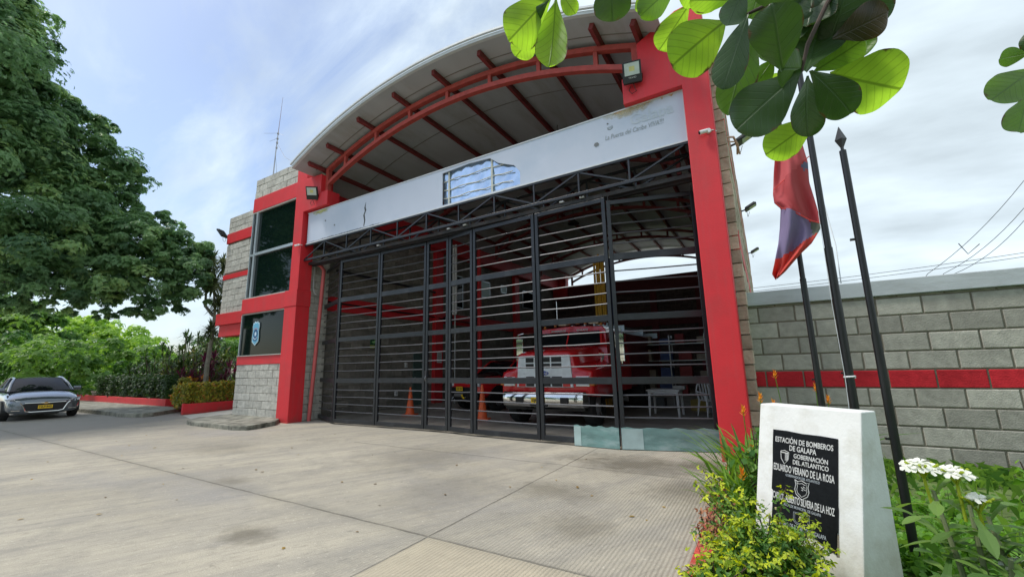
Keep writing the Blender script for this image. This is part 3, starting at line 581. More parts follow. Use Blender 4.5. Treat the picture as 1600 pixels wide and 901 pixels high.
def stain(name, c, cx, cz, rx, rz, k=1.0):
    m = bpy.data.materials.new(name); t, b_ = nodes(m); b_.inputs['Base Color'].default_value = (*c, 1); b_.inputs['Roughness'].default_value = .6
    g = t.nodes.new('ShaderNodeNewGeometry'); v = t.nodes.new('ShaderNodeVectorMath'); v.operation = 'SUBTRACT'; t.links.new(g.outputs['Position'], v.inputs[0]); v.inputs[1].default_value = (cx, 7.496, cz)
    v2 = t.nodes.new('ShaderNodeVectorMath'); v2.operation = 'DIVIDE'; t.links.new(v.outputs[0], v2.inputs[0]); v2.inputs[1].default_value = (rx, 1, rz)
    ln = t.nodes.new('ShaderNodeVectorMath'); ln.operation = 'LENGTH'; t.links.new(v2.outputs[0], ln.inputs[0])
    nn = t.nodes.new('ShaderNodeTexNoise'); nn.inputs['Scale'].default_value = 9; nn.inputs['Detail'].default_value = 6; t.links.new(g.outputs['Position'], nn.inputs[0])
    a_ = t.nodes.new('ShaderNodeMath'); a_.operation = 'ADD'; t.links.new(ln.outputs['Value'], a_.inputs[0]); t.links.new(nn.outputs[0], a_.inputs[1])
    r = t.nodes.new('ShaderNodeMapRange'); t.links.new(a_.outputs[0], r.inputs[0]); r.inputs[1].default_value = 1.45; r.inputs[2].default_value = .5; r.inputs[3].default_value = 0; r.inputs[4].default_value = k
    t.links.new(r.outputs[0], b_.inputs['Alpha']); return m
sm_sheet(-2.6, -.90, 5.95, Z1-.001, stain('stain_right', (.62, .54, .34), -1.75, Z1, .55, .17, .7), 'water_stain')
sm_sheet(-11.9, -10.6, 6.1, Z1-.001, stain('stain_left', (.62, .64, .25), -11.3, Z1, .5, .13, .9), 'water_stain')
sm_sheet(-11.9, -6.5, Z0+.001, 5.65, stain('lower_edge_dark', (.10, .11, .12), -10.2, Z0-.02, 2.6, .07, .9), 'lower_edge_sheet')  # dark soft-edged strip along the sign's lower left edge
def st_text(s, size, x, z, m, **k):
    mw = frame_m((x+6.35, -.0055, z-5.4), (1, 0, 0), (0, 0, 1)); return text('lettering', s, size, mw, m, sg, extr=.0003, **k)
st_text('La Puerta del Caribe VIVA!!!', .135, -1.68, 5.89, TXS, shear=.25, width=1.12)
st_text('Galapa', .30, -1.33, 6.10, TXF, width=.80, bold=.006)
lg = ring(MB(), -2.13, 6.095, .045, .060, 7.494, 7.4985, 160, 400, 14, sz=.8); sp_(lg, 'worn_emblem', TXS)
lg = MB(); lg.prism([(-2.16, 6.08), (-2.15, 6.12), (-2.135, 6.12), (-2.145, 6.08)], 'y', 7.494, 7.4985); sp_(lg, 'worn_emblem', TXS)
lg = MB(); lg.prism([(-2.12, 6.08), (-2.115, 6.115), (-2.10, 6.115), (-2.105, 6.08)], 'y', 7.494, 7.4985); sp_(lg, 'worn_emblem', TXS)
for x, z, r in ((-2.425, 5.82, .045), (-11.05, 5.98, .022), (-10.6, 5.75, .022), (-2.17, 6.19, .015)):
    sp_(MB().prism([(x+r*math.cos(t)*1.2, z+r*math.sin(t)) for t in np.linspace(0, 5.4, 6)], 'y', 7.490, 7.4983), 'dark_mark', mat('dark_mark', (.16, .17, .18), .6) if 'dark_mark' not in bpy.data.materials else bpy.data.materials['dark_mark'])  # small flat dark marks on the sign face
# header truss
ht = empty('gate_header_truss', (-6.4, 7.5, 4.85), 0, 'black steel lattice truss with sliding track spanning the gateway under the sign', 'truss')
def hp(mb, name, m, **k):
    o = mb.build(name, m, parent=ht, **k); o.data.transform(Matrix.Translation((6.4, -7.5, -4.85))); return o
q = MB()
for yy in (7.52, 7.98):
    q.box(-12.06, -.745, yy-.025, yy+.025, 5.325, 5.375); q.box(-12.06, -.745, yy-.025, yy+.025, 4.85, 4.91)
hp(q, 'chord', BLK, bevel=.004)
nodes_x = [-.80+(-1.025)*k for k in range(12)]
for i, x in enumerate(nodes_x):
    if x < -12.05: break
    v = MB()
    for yy in (7.52, 7.98):
        if i > 0: v.bar((x, yy, 4.91), (x, yy, 5.325), .035, .035)
        if i < 11 and nodes_x[i+1] > -12.2:
            x2 = max(nodes_x[i+1], -12.03)
            a_, b_ = ((x-.03, yy, 5.325), (x2+.03, yy, 4.91)) if i % 2 == 0 else ((x-.03, yy, 4.91), (x2+.03, yy, 5.325))
            v.bar(a_, b_, .032, .032)
    v.bar((x, 7.52, 4.88), (x, 7.98, 4.88), .03, .03); hp(v, 'web_bar', BLK)
q = MB(); q.box(-12.1, -.75, 7.66, 7.78, 4.76, 4.84); q.box(-12.1, -.75, 7.84, 7.93, 4.76, 4.83)
hp(q, 'sliding_track', BLK2, bevel=.006)
q = MB()
for x in (-2.9, -3.35, -5.9, -6.4, -8.9): q.box(x, x+.09, 7.64, 7.72, 4.843, 4.875)
hp(q, 'track_bolt', TRIM)

# ---------------------------------------------------------------- folding gate leaves
PTS = [(-.80, 8.10), (-2.37, 7.66), (-3.97, 7.68), (-5.68, 7.76), (-6.50, 7.88), (-7.25, 7.89), (-8.95, 7.87), (-10.64, 7.84), (-12.30, 8.50)]
WHO = ['rightmost gate leaf by the right column, teal sheet across its whole foot', 'gate leaf before the fire engine bonnet, teal sheet over half its foot',
       'wide gate leaf in front of the left headlight of the fire engine', 'narrow gate leaf in front of the pickup number plate', 'narrow gate leaf in front of the red inner pillar',
       'wide gate leaf in front of the red traffic cone and inner door', 'wide gate leaf in front of the green exit sign', 'angled end gate leaf beside the red downpipe']
for i in range(8):
    a_, b_ = Vector((*PTS[i+1], 0)), Vector((*PTS[i], 0)); d_ = b_-a_; L = d_.length; rz = math.atan2(d_.y, d_.x)
    g = empty('gate_leaf', a_, rz, 'barred ' + WHO[i], 'gate leaf', 'leaves of the folding gate')
    tz = 4.74 if i not in (0,) else 4.66; pw = .085
    f = MB(); f.box(.012, pw, -.03, .03, .05, tz); f.box(L-pw, L-.012, -.03, .03, .05, tz); f.box(pw, L-pw, -.028, .028, tz-.09, tz-.002); f.box(pw, L-pw, -.028, .028, .05, .15)
    f.build('frame', BLK, parent=g, bevel=.006)
    for z0, z1 in ((1.13, 1.255), (2.29, 2.41), (3.45, 3.58)): MB().box(pw, L-pw, -.026, .026, z0, z1).build('rail', BLK, parent=g, bevel=.005)
    BS = mat('bar_steel_skylit', (.06, .066, .078), .42, metal=.3, var=.2) if 'bar_steel_skylit' not in bpy.data.materials else bpy.data.materials['bar_steel_skylit']  # bars lighter than the frame: sky reflection put into the colour
    for z0, z1 in ((.15, 1.13), (1.255, 2.29), (2.41, 3.45), (3.58, tz-.09)):
        br_ = MB()
        for k in range(1, 5):
            z = z0+(z1-z0)*k/5; br_.tube([(pw, 0, z+random.uniform(-.006, .006)), (L/2, random.uniform(-.006, .006), z+random.uniform(-.01, .008)), (L-pw, 0, z+random.uniform(-.006, .006))], .0140, 6)
        br_.build('bars', BS, parent=g, smooth=True)
    rl = MB()
    for x in (.05, L-.05): rl.tube([(x, 0, tz-.01), (x, 0, 4.79)], .012, 6)
    rl.build('roller', BLK2, parent=g)
    if i in (0, 1):
        s_ = MB(); n = 14; x0 = .015 if i == 0 else L*.45; x1 = L-.015
        top = [(x0+(x1-x0)*k/n, .375+.012*math.sin(k*1.7)+random.uniform(-.006, .006)) for k in range(n+1)]
        s_.prism([(x0, .01), (x1, .01)]+top[::-1], 'y', -.045, -.034); sh_ = s_.build('sheet', TEAL, parent=g)
        xa = x0 + ((x1-x0)*.23 if i == 0 else .14)
        MB().box(x0+.005, xa, -.050, -.0455, .02, .36).build('sheet_patch', TEALP, parent=sh_)
    if i == 4:
        MB().box(.02, .08, -.05, -.031, 1.28, 1.42).build('lock_box', BLK2, parent=g); MB().tube([(.05, -.05, 1.3), (.05, -.07, 1.24), (.05, -.05, 1.18)], .006, 6).build('chain', RIM, parent=g)

# ---------------------------------------------------------------- details on the front
def rotmesh(o, mw): o.data.transform(mw); return o
def flood(loc, rz, tilt, label, s=1.0, wall=(0, .12, 0)):
    r = empty('floodlight', loc, rz, label, 'floodlight', 'floodlights on the station walls'); T = Matrix.Rotation(tilt, 4, 'X') @ Matrix.Diagonal((s, s, s, 1))
    h = MB(); h.box(-.17, .17, -.05, .02, -.20, .20); ho = rotmesh(h.build('housing', BLACKP, parent=r, bevel=.012), T)
    g = MB().box(-.135, .135, -.058, -.0505, -.06, .165); rotmesh(g.build('lens', mat('flood_glass', (.50, .56, .52), .15, var=.1) if 'flood_glass' not in bpy.data.materials else bpy.data.materials['flood_glass'], parent=r), T)
    g = MB().box(-.05, .05, -.0595, -.0582, .01, .10); rotmesh(g.build('led_chip', mat('led', (.55, .52, .20), .4) if 'led' not in bpy.data.materials else bpy.data.materials['led'], parent=r), T)
    g = MB()
    for k in range(7): g.box(-.15+k*.045, -.14+k*.045, .02, .05, -.17, .17)
    rotmesh(g.build('cooling_fins', BLACKP, parent=r), T)
    b = MB(); b.bar((-.17*s, 0, -.05), (-.17*s, .11, -.09), .03, .006); b.bar((.17*s, 0, -.05), (.17*s, .11, -.09), .03, .006); b.bar((-.18*s, .11, -.09), (.18*s, .11, -.09), .006, .03)
    b.build('bracket', BLACKP, parent=r)
    MB().tube([(0, .04, -.18), (.05, .1, -.33), (-.03, .11, -.36), (-.08, .118, -.28), (-.05, .118, -.20)], .007, 6).build('cable', BLACKP, parent=r); return r
f1 = flood((-1.56, 7.23, 6.90), R_(12), R_(16), 'black floodlight with its lens facing down on the right red corbel')
tx = text('lettering', 'TRAND', .042, Matrix.Rotation(R_(16), 4, 'X') @ frame_m((0, -.053, -.105), (1, 0, 0), (0, 0, 1)), TXW, f1)
flood((-11.40, 7.23, 6.86), R_(38), R_(26), 'black floodlight on the left red corbel above the sign end')
flood((-18.72, 8.05, 7.15), R_(-62), R_(38), 'black floodlight on the outer corner of the left wing wall', wall=(0, .1, 0))
for yy, zz, lab in ((11.2, 6.95, 'dark floodlight bracketed on the side wall, half hidden behind the leaves'), (16.5, 6.9, 'dark floodlight on a short arm, middle one along the side wall'), (23.5, 6.9, 'farthest small floodlight on the side wall')):
    r = flood((.14, yy, zz), R_(90), R_(62), lab, 1.0)
    MB().bar((0, .02, -.05), (0, .32, -.12), .04, .04).build('arm', BLACKP, parent=r)
def seccam(loc, lab, s=1):
    r = empty('security_camera', loc, 0, lab, 'security camera', 'white security cameras on the gateway columns')
    MB().tube([(0, .0, 0), (0, -.03*s, 0)], [.045*s, .04*s], 14).build('mount', WPL, parent=r, smooth=True)
    MB().tube([(-.015, -.05*s, -.01), (-.13*s, -.085*s, -.03)], [.035*s, .036*s], 14).build('body', WPL, parent=r, smooth=True)
    MB().tube([(-.131*s, -.0855*s, -.0302), (-.15*s, -.09*s, -.034)], .026*s, 12).build('lens', BLACKP, parent=r, smooth=True)
    MB().tube([(.0, .0, 0), (.07, .0, .0), (.12, .04, -.02)], .008, 6).build('cable', WPL, parent=r)
seccam((-.40, 7.366, 5.38), 'white bullet security camera on the right red column'); seccam((-12.12, 7.366, 5.36), 'small white security camera on the left red column', .8)
cb = MB()
cb.tube([(-.16, 7.9, 5.45), (-.05, 8.0, 5.47), (.0, 8.2, 5.40), (-.02, 8.5, 5.36)], .02, 8); cb.tube([(-.14, 7.95, 5.38), (-.03, 8.1, 5.42), (.02, 8.4, 5.30)], .015, 8)
tag(cb.build('wall_cable', mat('cable_pink', (.55, .32, .26), .7), smooth=True), 'loose pinkish cables looped round the corner of the side wall', 'cable')
# downpipe
tag(MB().tube([(-12.02, 8.02, 0), (-11.93, 8.03, 1.6), (-11.80, 8.05, 4.2), (-11.78, 8.05, 4.62), (-11.86, 7.98, 4.78), (-12.02, 7.9, 4.84)], .058, 14).build('downpipe', mat('pipe_red', (.52, .10, .10), .5, var=.12, vs_=3), smooth=True), 'faded red downpipe leaning beside the left end of the gate', 'pipe')
tag(MB().tube([(-12.1, 7.93, 4.85), (-12.1, 7.93, 4.05), (-12.08, 7.97, 3.9), (-12.05, 8.02, 3.86)], .012, 6).build('conduit', TRIM), 'thin grey conduit running down the reveal behind the left column', 'conduit')
# antenna on the tower roof
an = empty('antenna', (-14.98, 7.9, 8.3), 0, 'thin tall whip antenna with radials and guy wire on the tower roof', 'antenna')
an.scale = (.82, .82, .82)
MB().tube([(0, 0, 0), (.05, 0, 1.5), (.12, 0, 2.55)], [.028, .024, .018], 8).build('mast', RIM, parent=an); MB().tube([(.12, 0, 2.5), (.25, 0, 4.3)], [.016, .006], 6).build('whip', mat('whip', (.35, .25, .27), .5), parent=an)
MB().tube([(.12, 0, 2.25), (-.55, 0, 2.3)], .006, 5).tube([(.12, 0, 2.5), (.75, -.1, 2.15)], .006, 5).tube([(.12, 0, 2.5), (.1, -.6, 2.2)], .006, 5).build('radial', RIM, parent=an)
for z in (1.75, 2.0, 2.2, 2.45): MB().tube([(.03+z*.035, 0, z), (.03+z*.035, 0, z+.07)], .045, 8).build('clamp', RIM, parent=an)
MB().tube([(.1, 0, 2.0), (1.2, -.2, .9), (2.5, -.3, .1)], .006, 5).build('guy_wire', BLACKP, parent=an); MB().tube([(.02, 0, 1.5), (.25, 0, .7), (.28, 0, 0)], .005, 5).build('cable', BLACKP, parent=an)

# ---------------------------------------------------------------- boundary wall
bwall = empty('boundary_wall', (0, 8.28, 0), 0, 'grey concrete block wall with one red course and pale coping', 'wall')
REDZ = [(1.06, 1.33)]; q = MB(); ch = .266; z0 = 1.06-5*ch
for k in range(10): pass
blocks(q, (-.285, 16, z0, 1.06+5*ch+.04), 'x', 0, .15, ch, .520, z0, jit=.006, joint=.022, red=1, off=0)
q.box(-.28, 16, .012, .19, -.2, 2.44, 2); q.build('block_courses', [CMU, CMUR, MORT], parent=bwall)
REDZ = []
MB().box(-.29, 16, -.05, .24, 2.425, 2.66).build('coping', COPE, parent=bwall, bevel=.01)

# ---------------------------------------------------------------- plinth with plaque
PU = Vector((math.cos(-.691), math.sin(-.691), 0)); PN = Vector((-PU.y, PU.x, 0))      # PN points to the back
PO = Vector((-.0796, 4.125, 1.15)); PWD, PT = .757, .145
pl = empty('monument_plinth', (PO.x, PO.y, 0), -.691, 'white plastered sloping plinth carrying a black engraved plaque', 'plinth')
sf = .233; H_ = 1.13
v = [(0, -sf*H_, -H_), (PWD, -sf*H_, -H_), (PWD, PT+.0*H_, -H_), (0, PT, -H_), (0, 0, 0), (PWD, 0, 0), (PWD, PT, 0), (0, PT, 0)]
o = MB().add([(x, y, z+1.15) for x, y, z in v], [(0, 3, 2, 1), (4, 5, 6, 7), (0, 1, 5, 4), (1, 2, 6, 5), (2, 3, 7, 6), (3, 0, 4, 7)]).build('block', WHT, parent=pl, bevel=.008)
# plaque plane in plinth coordinates
pu = Vector((1, 0, 0)); pv_ = Vector((0, sf, 1)).normalized(); pn = pu.cross(pv_)
kq = math.sqrt(1+sf*sf)
def PQ(u, d_, h=0): return Vector((u, -sf*d_, 1.15-d_)) + pn*h      # u along, d_ = drop from the top
pq = MB(); edge = [(.134, .187), (.250, .184), (.37, .190), (.50, .186), (.613, .189), (.612, .60), (.615, .62), (.613, .76), (.604, .762), (.603, .885), (.45, .835), (.25, .86), (.145, .868), (.149, .62), (.137, .61), (.139, .45), (.134, .30)]
n = len(edge); vv = [PQ(u, d_, .001) for u, d_ in edge]+[PQ(u, d_, .010) for u, d_ in edge]
pq.add(vv, [tuple(range(n-1, -1, -1)), tuple(range(n, 2*n))]+[(i, (i+1) % n, (i+1) % n+n, i+n) for i in range(n)])
t_ = WHT.node_tree; b__ = t_.nodes['Principled BSDF']; src_ = b__.inputs['Base Color'].links[0].from_socket
g_ = t_.nodes.new('ShaderNodeNewGeometry'); s__ = t_.nodes.new('ShaderNodeSeparateXYZ'); t_.links.new(g_.outputs['Position'], s__.inputs[0]); n__ = t_.nodes.new('ShaderNodeTexNoise'); n__.inputs['Scale'].default_value = 9; n__.inputs['Detail'].default_value = 8; t_.links.new(g_.outputs['Position'], n__.inputs[0])
a__ = t_.nodes.new('ShaderNodeMath'); a__.operation = 'MULTIPLY_ADD'; t_.links.new(n__.outputs[0], a__.inputs[0]); a__.inputs[1].default_value = .8; t_.links.new(s__.outputs[2], a__.inputs[2])
r__ = t_.nodes.new('ShaderNodeMapRange'); t_.links.new(a__.outputs[0], r__.inputs[0]); r__.inputs[1].default_value = .95; r__.inputs[2].default_value = .35; r__.inputs[4].default_value = .6
x__ = t_.nodes.new('ShaderNodeMixRGB'); t_.links.new(r__.outputs[0], x__.inputs[0]); t_.links.new(src_, x__.inputs[1]); x__.inputs[2].default_value = (.36, .31, .22, 1); t_.links.new(x__.outputs[0], b__.inputs['Base Color'])
plaque = pq.build('plaque', GRAN, parent=pl)
rec = MB(); rec.add([PQ(u, d_, .0015) for u, d_ in ((.604, .77), (.616, .765), (.618, .895), (.600, .90))], [(0, 1, 2, 3)]); rec.build('recess', MORT, parent=pl)
def ptxt(s, size, u, d_, wd=.3, b=.0035, m=TXW):
    text('engraving', s, size, frame_m(PQ(u, d_, .0112), pu, pv_), m, plaque, extr=.0006, bold=b*size*4, width=wd)
ptxt('ESTACIÓN DE BOMBEROS', .053, .373, .255, .43); ptxt('DE GALAPA', .053, .373, .303, .20)
ptxt('GOBERNACIÓN', .044, .43, .352, .245); ptxt('DEL ATLANTICO', .044, .43, .394, .255)
ptxt('EDUARDO VERANO DE LA ROSA', .068, .373, .452, .445); ptxt('GOBERNADOR DEL ATLANTICO', .024, .373, .492, .25, .002, TXG)
ptxt('CARLOS ALBERTO SILVERA DE LA HOZ', .068, .373, .648, .445); ptxt('ALCALDE MUNICIPAL DE GALAPA', .026, .373, .690, .27, .002, TXG)
ptxt('CUERPO DE BOMBEROS DE GALAPA', .036, .373, .815, .34, .003, TXG)
def pline(poly, w_=.004, m=TXW, name='emblem', h=.0125):
    q = MB(); q.tube([PQ(u, d_, h-.002) for u, d_ in poly], w_/2, 5); return q.build(name, m, parent=plaque)
def shield(cx, cd, r, m=TXW):
    q = MB(); S = [(-1, -.95), (-.6, -.8), (0, -1), (.6, -.8), (1, -.95), (.85, -.4), (1.0, .1), (.8, .6), (.35, .85), (0, 1.1), (-.35, .85), (-.8, .6), (-1, .1), (-.85, -.4), (-1, -.95)]
    q.tube([PQ(cx+x*r, cd+y_*r*1.15, .0112) for x, y_ in S], .0026, 5)
    S2 = [(x*.72, y_*.72) for x, y_ in S]; q.tube([PQ(cx+x*r, cd+y_*r*1.15, .0112) for x, y_ in S2], .0018, 5)
    for k in range(9):
        x, y_ = random.uniform(-.4, .4), random.uniform(-.45, .45); q.tube([PQ(cx+x*r, cd+y_*r, .0112), PQ(cx+(x+random.uniform(-.3, .3))*r, cd+(y_+random.uniform(-.2, .2))*r, .0112)], .002, 5)
    q.build('emblem', m, parent=plaque)
shield(.373, .565, .052)
q = MB(); q.tube([PQ(u, d_, .0112) for u, d_ in ((.205, .335), (.235, .325), (.27, .335), (.265, .385), (.237, .42), (.21, .385), (.205, .335))], .0028, 5)
for uu in (.243, .253, .26): q.tube([PQ(uu, .345, .0112), PQ(uu, .395, .0112)], .0028, 5)
q.tube([PQ(.208, .342, .0112), PQ(.266, .342, .0112)], .004, 5); q.build('emblem', TXW, parent=plaque)
q = MB(); q.tube([PQ(u, d_, .0112) for u, d_ in ((.315, .72), (.43, .715), (.43, .775), (.41, .79), (.335, .79), (.315, .775), (.315, .72))], .0014, 5); q.tube([PQ(u, d_, .0112) for u, d_ in ((.325, .727), (.42, .722), (.42, .77), (.405, .782), (.34, .782), (.325, .77), (.325, .727))], .0012, 5); q.build('emblem', TXG, parent=plaque)

# ---------------------------------------------------------------- flagpoles, flag
def pole(x, y, top, r, lab, spear=True):
    p = empty('flagpole', (x, y, 0), 0, lab, 'flagpole', 'black flagpoles behind the plinth')
    MB().tube([(0, 0, 0), (0, 0, top*.52)], r, 14).build('lower_shaft', POLE, parent=p, smooth=True); MB().tube([(0, 0, top*.52), (0, 0, top)], r*.84, 14).build('upper_shaft', POLE, parent=p, smooth=True)
    MB().tube([(0, 0, top), (0, 0, top+.03), (0, 0, top+.10), (0, 0, top+.22)], [.012, .012, .042, .002], 4).build('spear_tip', POLE, parent=p)
    for z in (top*.28, top*.76): MB().box(-r-.025, -r+.008, -.012, .012, z-.008, z+.008).build('cleat', POLE, parent=p)
    return p
pole(.757, 4.25, 3.23, .029, 'shortest black flagpole with spear tip in the open sky, right of the other two')
p2 = pole(.635, 4.88, 4.9, .034, 'thick middle black flagpole with white rope tied round it')
MB().tube([(.040*math.cos(t), .040*math.sin(t), 1.33+.002*t) for t in np.linspace(0, 6.28, 12)], .008, 6).build('rope_knot', WPL, parent=p2)
MB().tube([(-.035, -.03, 2.9), (-.045, -.03, 2.0), (-.036, -.03, 1.33), (-.05, -.035, .9), (-.04, -.035, .2)], .0025, 5).build('rope', TRIM, parent=p2)
p1 = pole(.460, 5.62, 4.6, .031, 'black flagpole farthest back, carrying the torn red flag')
# draped torn flag: outline and folds measured on a plane through the pole, then given real folds
FY = 5.55
fl = [ (0, .22, .66, 4.12), ]
rowsL = [(.392, 4.02), (.33, 3.68), (.292, 3.42), (.295, 3.32), (.35, 3.24), (.31, 2.99), (.27, 2.80), (.205, 2.57), (.17, 2.46), (.20, 2.40)]
rowsR = [(.640, 4.06), (.675, 3.75), (.655, 3.49), (.675, 3.24), (.690, 3.00), (.672, 2.90), (.58, 2.76), (.465, 2.66), (.30, 2.48), (.215, 2.41)]
fm = MB(); NR, NC = 60, 18
def lerp(L, t): t *= len(L)-1; i = min(int(t), len(L)-2); f = t-i; return (L[i][0]*(1-f)+L[i+1][0]*f, L[i][1]*(1-f)+L[i+1][1]*f)
grid = []
for i in range(NR+1):
    a_ = lerp(rowsL, i/NR); b_ = lerp(rowsR, i/NR); row = []
    for j in range(NC+1):
        s = j/NC; x = a_[0]*(1-s)+b_[0]*s; z = a_[1]*(1-s)+b_[1]*s
        yy = FY + .05*math.sin(s*7+i*.10)+.03*math.sin(s*15-i*.16) - .06*math.sin(math.pi*s) + random.uniform(-.002, .002); row.append((x, yy, z))
    grid.append(row)
fm.v = [p for r in grid for p in r]
def fcol(x, z, s):
    d1 = 3.44+(x-.292)/(.68-.292)*(3.76-3.44)            # first hem diagonal
    if z > d1: return 0
    lim2 = np.interp(x, [.29, .35, .45, .60, .69], [3.30, 3.22, 3.16, 3.02, 2.98])
    if z > lim2: return 3 if (x > .60 and z > d1-.09) else 1
    lim3 = np.interp(x, [.2, .27, .35, .50, .62, .69], [2.62, 2.64, 2.68, 2.78, 2.86, 2.9])
    if z > lim3: return 4 if x > .60 else 2
    return 5
for i in range(NR):
    for j in range(NC):
        a_ = i*(NC+1)+j; q = [fm.v[k] for k in (a_, a_+1, a_+NC+2, a_+NC+1)]; cx = sum(p[0] for p in q)/4; cz = sum(p[2] for p in q)/4
        fm.f.append((a_, a_+1, a_+NC+2, a_+NC+1)); fm.m.append(fcol(cx, cz, j/NC)); fm.r.append(.5)
def cloth(n, c): 
    m = leaf_mat(n, c, c, .35, .8); return m
FM = [cloth('flag_red', (.60, .14, .15)), cloth('flag_fold_shade_red', (.52, .10, .11)), cloth('flag_violet', (.28, .23, .38)), cloth('flag_slate', (.16, .17, .28)), cloth('flag_grey', (.17, .19, .15)), cloth('flag_hem_red', (.62, .09, .07))]  # second red is darker: shade inside the fold put into the colour
flag = tag(fm.build('flag', FM, smooth=True, solid=.003, angle=80), 'faded torn red and violet flag hanging twisted from the back flagpole', 'flag')
hm = MB(); hm.tube([(x, FY-.055, 3.44+(x-.292)/(.388)*(.32)) for x in np.linspace(.30, .68, 10)], .005, 5); hm.tube([(x, FY-.065, z) for x, z in zip([.30, .35, .45, .60, .685], [3.28, 3.21, 3.15, 3.01, 2.96])], .006, 5)
hm.build('hem', FM[5], parent=flag)
MB().tube([(.685, 5.5, 3.76), (.70, 5.3, 3.3), (.72, 5.05, 2.6), (.69, 4.9, 2.2)], .005, 5).build('halyard', TRIM, parent=flag)

# ---------------------------------------------------------------- overhead wires
def cable(pts, lab, r=.018):
    P_ = []
    for i in range(len(pts)-1):
        a_, b_ = Vector(pts[i]), Vector(pts[i+1])
        for k in range(8): t = k/8; p = a_.lerp(b_, t); p.z -= 4*t*(1-t)*.4; P_.append(p)
    P_.append(Vector(pts[-1])); return tag(MB().tube(P_, r, 5).build('overhead_cable', BLACKP), lab, 'cable', 'overhead cables beyond the wall')
cable([(22, 40, 18.8), (16.1, 40, 12.9), (10.55, 40, 7.3), (7, 40, 3.7)], 'uppermost overhead cable slanting steeply behind the wall')
cable([(22, 40, 16.4), (15.8, 40, 11.05), (11.36, 40, 7.2), (8, 40, 4.2)], 'middle overhead cable slanting steeply behind the wall')
cable([(22, 40, 15.2), (15.66, 40, 10.2), (11.83, 40, 7.1), (8, 40, 4.0)], 'lower overhead cable slanting steeply behind the wall')
cable([(-8, 40.5, 7.6), (22, 40.5, 8.65)], 'upper of two nearly level cables above the boundary wall')
cable([(-8, 40.5, 7.3), (22, 40.5, 8.4)], 'lower of two nearly level cables above the boundary wall')
tag(MB().tube([(12.4, 40, 9.2), (12.75, 40, 8.4), (13.4, 40, 9.0)], .03, 5).build('cable_spacer', BLACKP), 'small spacer hanging between the slanting overhead cables', 'spacer')

# ================================================================= vehicles
def loft(mb, secs, mi=0, close=True):
    """secs: list of rings (lists of 3-D points, same length); rings closed round"""
    n = len(secs[0]); b = len(mb.v)
    for s in secs: mb.v += [tuple(p) for p in s]
    for i in range(len(secs)-1):
        for j in range(n):
            a_ = b+i*n+j; c_ = b+i*n+(j+1) % n; mb.f.append((a_, c_, c_+n, a_+n)); mb.m.append(mi); mb.r.append(.5)
    if close:
        mb.f.append(tuple(b+j for j in reversed(range(n)))); mb.f.append(tuple(b+(len(secs)-1)*n+j for j in range(n))); mb.m += [mi]*2; mb.r += [.5]*2
    return mb
def subd(o, k=2): md = o.modifiers.new('sub', 'SUBSURF'); md.levels = k; md.render_levels = k; return o
def wheel(par, x, y, r, w_, side, name='wheel', dual=False):
    """axle along local y; side = +1 / -1 outer face"""
    pr = [(r*.58, -w_/2), (r*.62, -w_/2-.0), (r*.9, -w_/2), (r*.985, -w_*.40), (r, -w_*.25), (r, w_*.25), (r*.985, w_*.40), (r*.9, w_/2), (r*.62, w_/2), (r*.58, w_/2)]
    m = MB(); n = 28
    for rr, yy in pr:
        for j in range(n): t = 2*math.pi*j/n; m.v.append((x+rr*math.cos(t), y+yy, r+rr*math.sin(t)))
    for i in range(len(pr)-1):
        for j in range(n): a_ = i*n+j; c_ = i*n+(j+1) % n; m.f.append((a_, c_, c_+n, a_+n)); m.m.append(0); m.r.append(.5)
    wo = m.build(name, TYRE, parent=par, smooth=True)
    q = MB(); yo = y+side*w_*.28
    q.tube([(x, yo-side*.1, r), (x, yo, r)], r*.59, 24); q.tube([(x, yo, r), (x, yo+side*.05, r)], [r*.2, r*.14], 12)
    for k in range(6):
        t = 2*math.pi*k/6; q.bar((x, yo+side*.015, r), (x+r*.55*math.cos(t), yo+side*.03, r+r*.55*math.sin(t)), .05, .03)
    q.build('rim', RIM, parent=wo); return wo
def car_ring(x, w_, zb, zs, zt, sh=.8):
    half = [(0, zb), (w_*.72, zb), (w_*.95, zb+.08), (w_, zb+(zs-zb)*.45), (w_*.97, zs), (w_*sh, zt-.03), (w_*.4, zt)]
    return [(x, y, z) for y, z in half] + [(x, 0, zt+.01)] + [(x, -y, z) for y, z in half[:0:-1]]
car = empty('parked_car', (-22.0, 4.52, 0), R_(-3), 'grey saloon car with yellow number plate parked under the big tree', 'car'); car.scale = (1, 1.08, 1)
b = loft(MB(), [car_ring(x, w_, zb, zs, zt, sh) for x, w_, zb, zs, zt, sh in ((.02, .62, .24, .50, .62, .9), (-.05, .76, .20, .58, .72, .92), (-.25, .84, .20, .66, .82, .88), (-.7, .86, .20, .76, .93, .84), (-1.25, .87, .20, .82, 1.0, .82), (-2.3, .875, .20, .86, 1.0, .82), (-3.6, .87, .20, .88, 1.02, .82), (-4.2, .84, .24, .88, 1.02, .84), (-4.45, .72, .32, .78, .92, .9))])
subd(b.build('body', SILV, parent=car, smooth=True, angle=80), 2)
gh = [(-1.05, .74, .98), (-1.10, .76, .98)]
def quadgrid(P00, P10, P11, P01, bulge=(0, 0, 0), n=6):
    m = MB()
    for i in range(n+1):
        for j in range(n+1):
            s, t = i/n, j/n; p = Vector(P00)*(1-s)*(1-t)+Vector(P10)*s*(1-t)+Vector(P11)*s*t+Vector(P01)*(1-s)*t
            k = 16*s*(1-s)*t*(1-t)*.5+4*s*(1-s)*.5; p += Vector(bulge)*k; m.v.append(tuple(p))
    for i in range(n):
        for j in range(n): a_ = i*(n+1)+j; m.f.append((a_, a_+1, a_+n+2, a_+n+1)); m.m.append(0); m.r.append(.5)
    return m
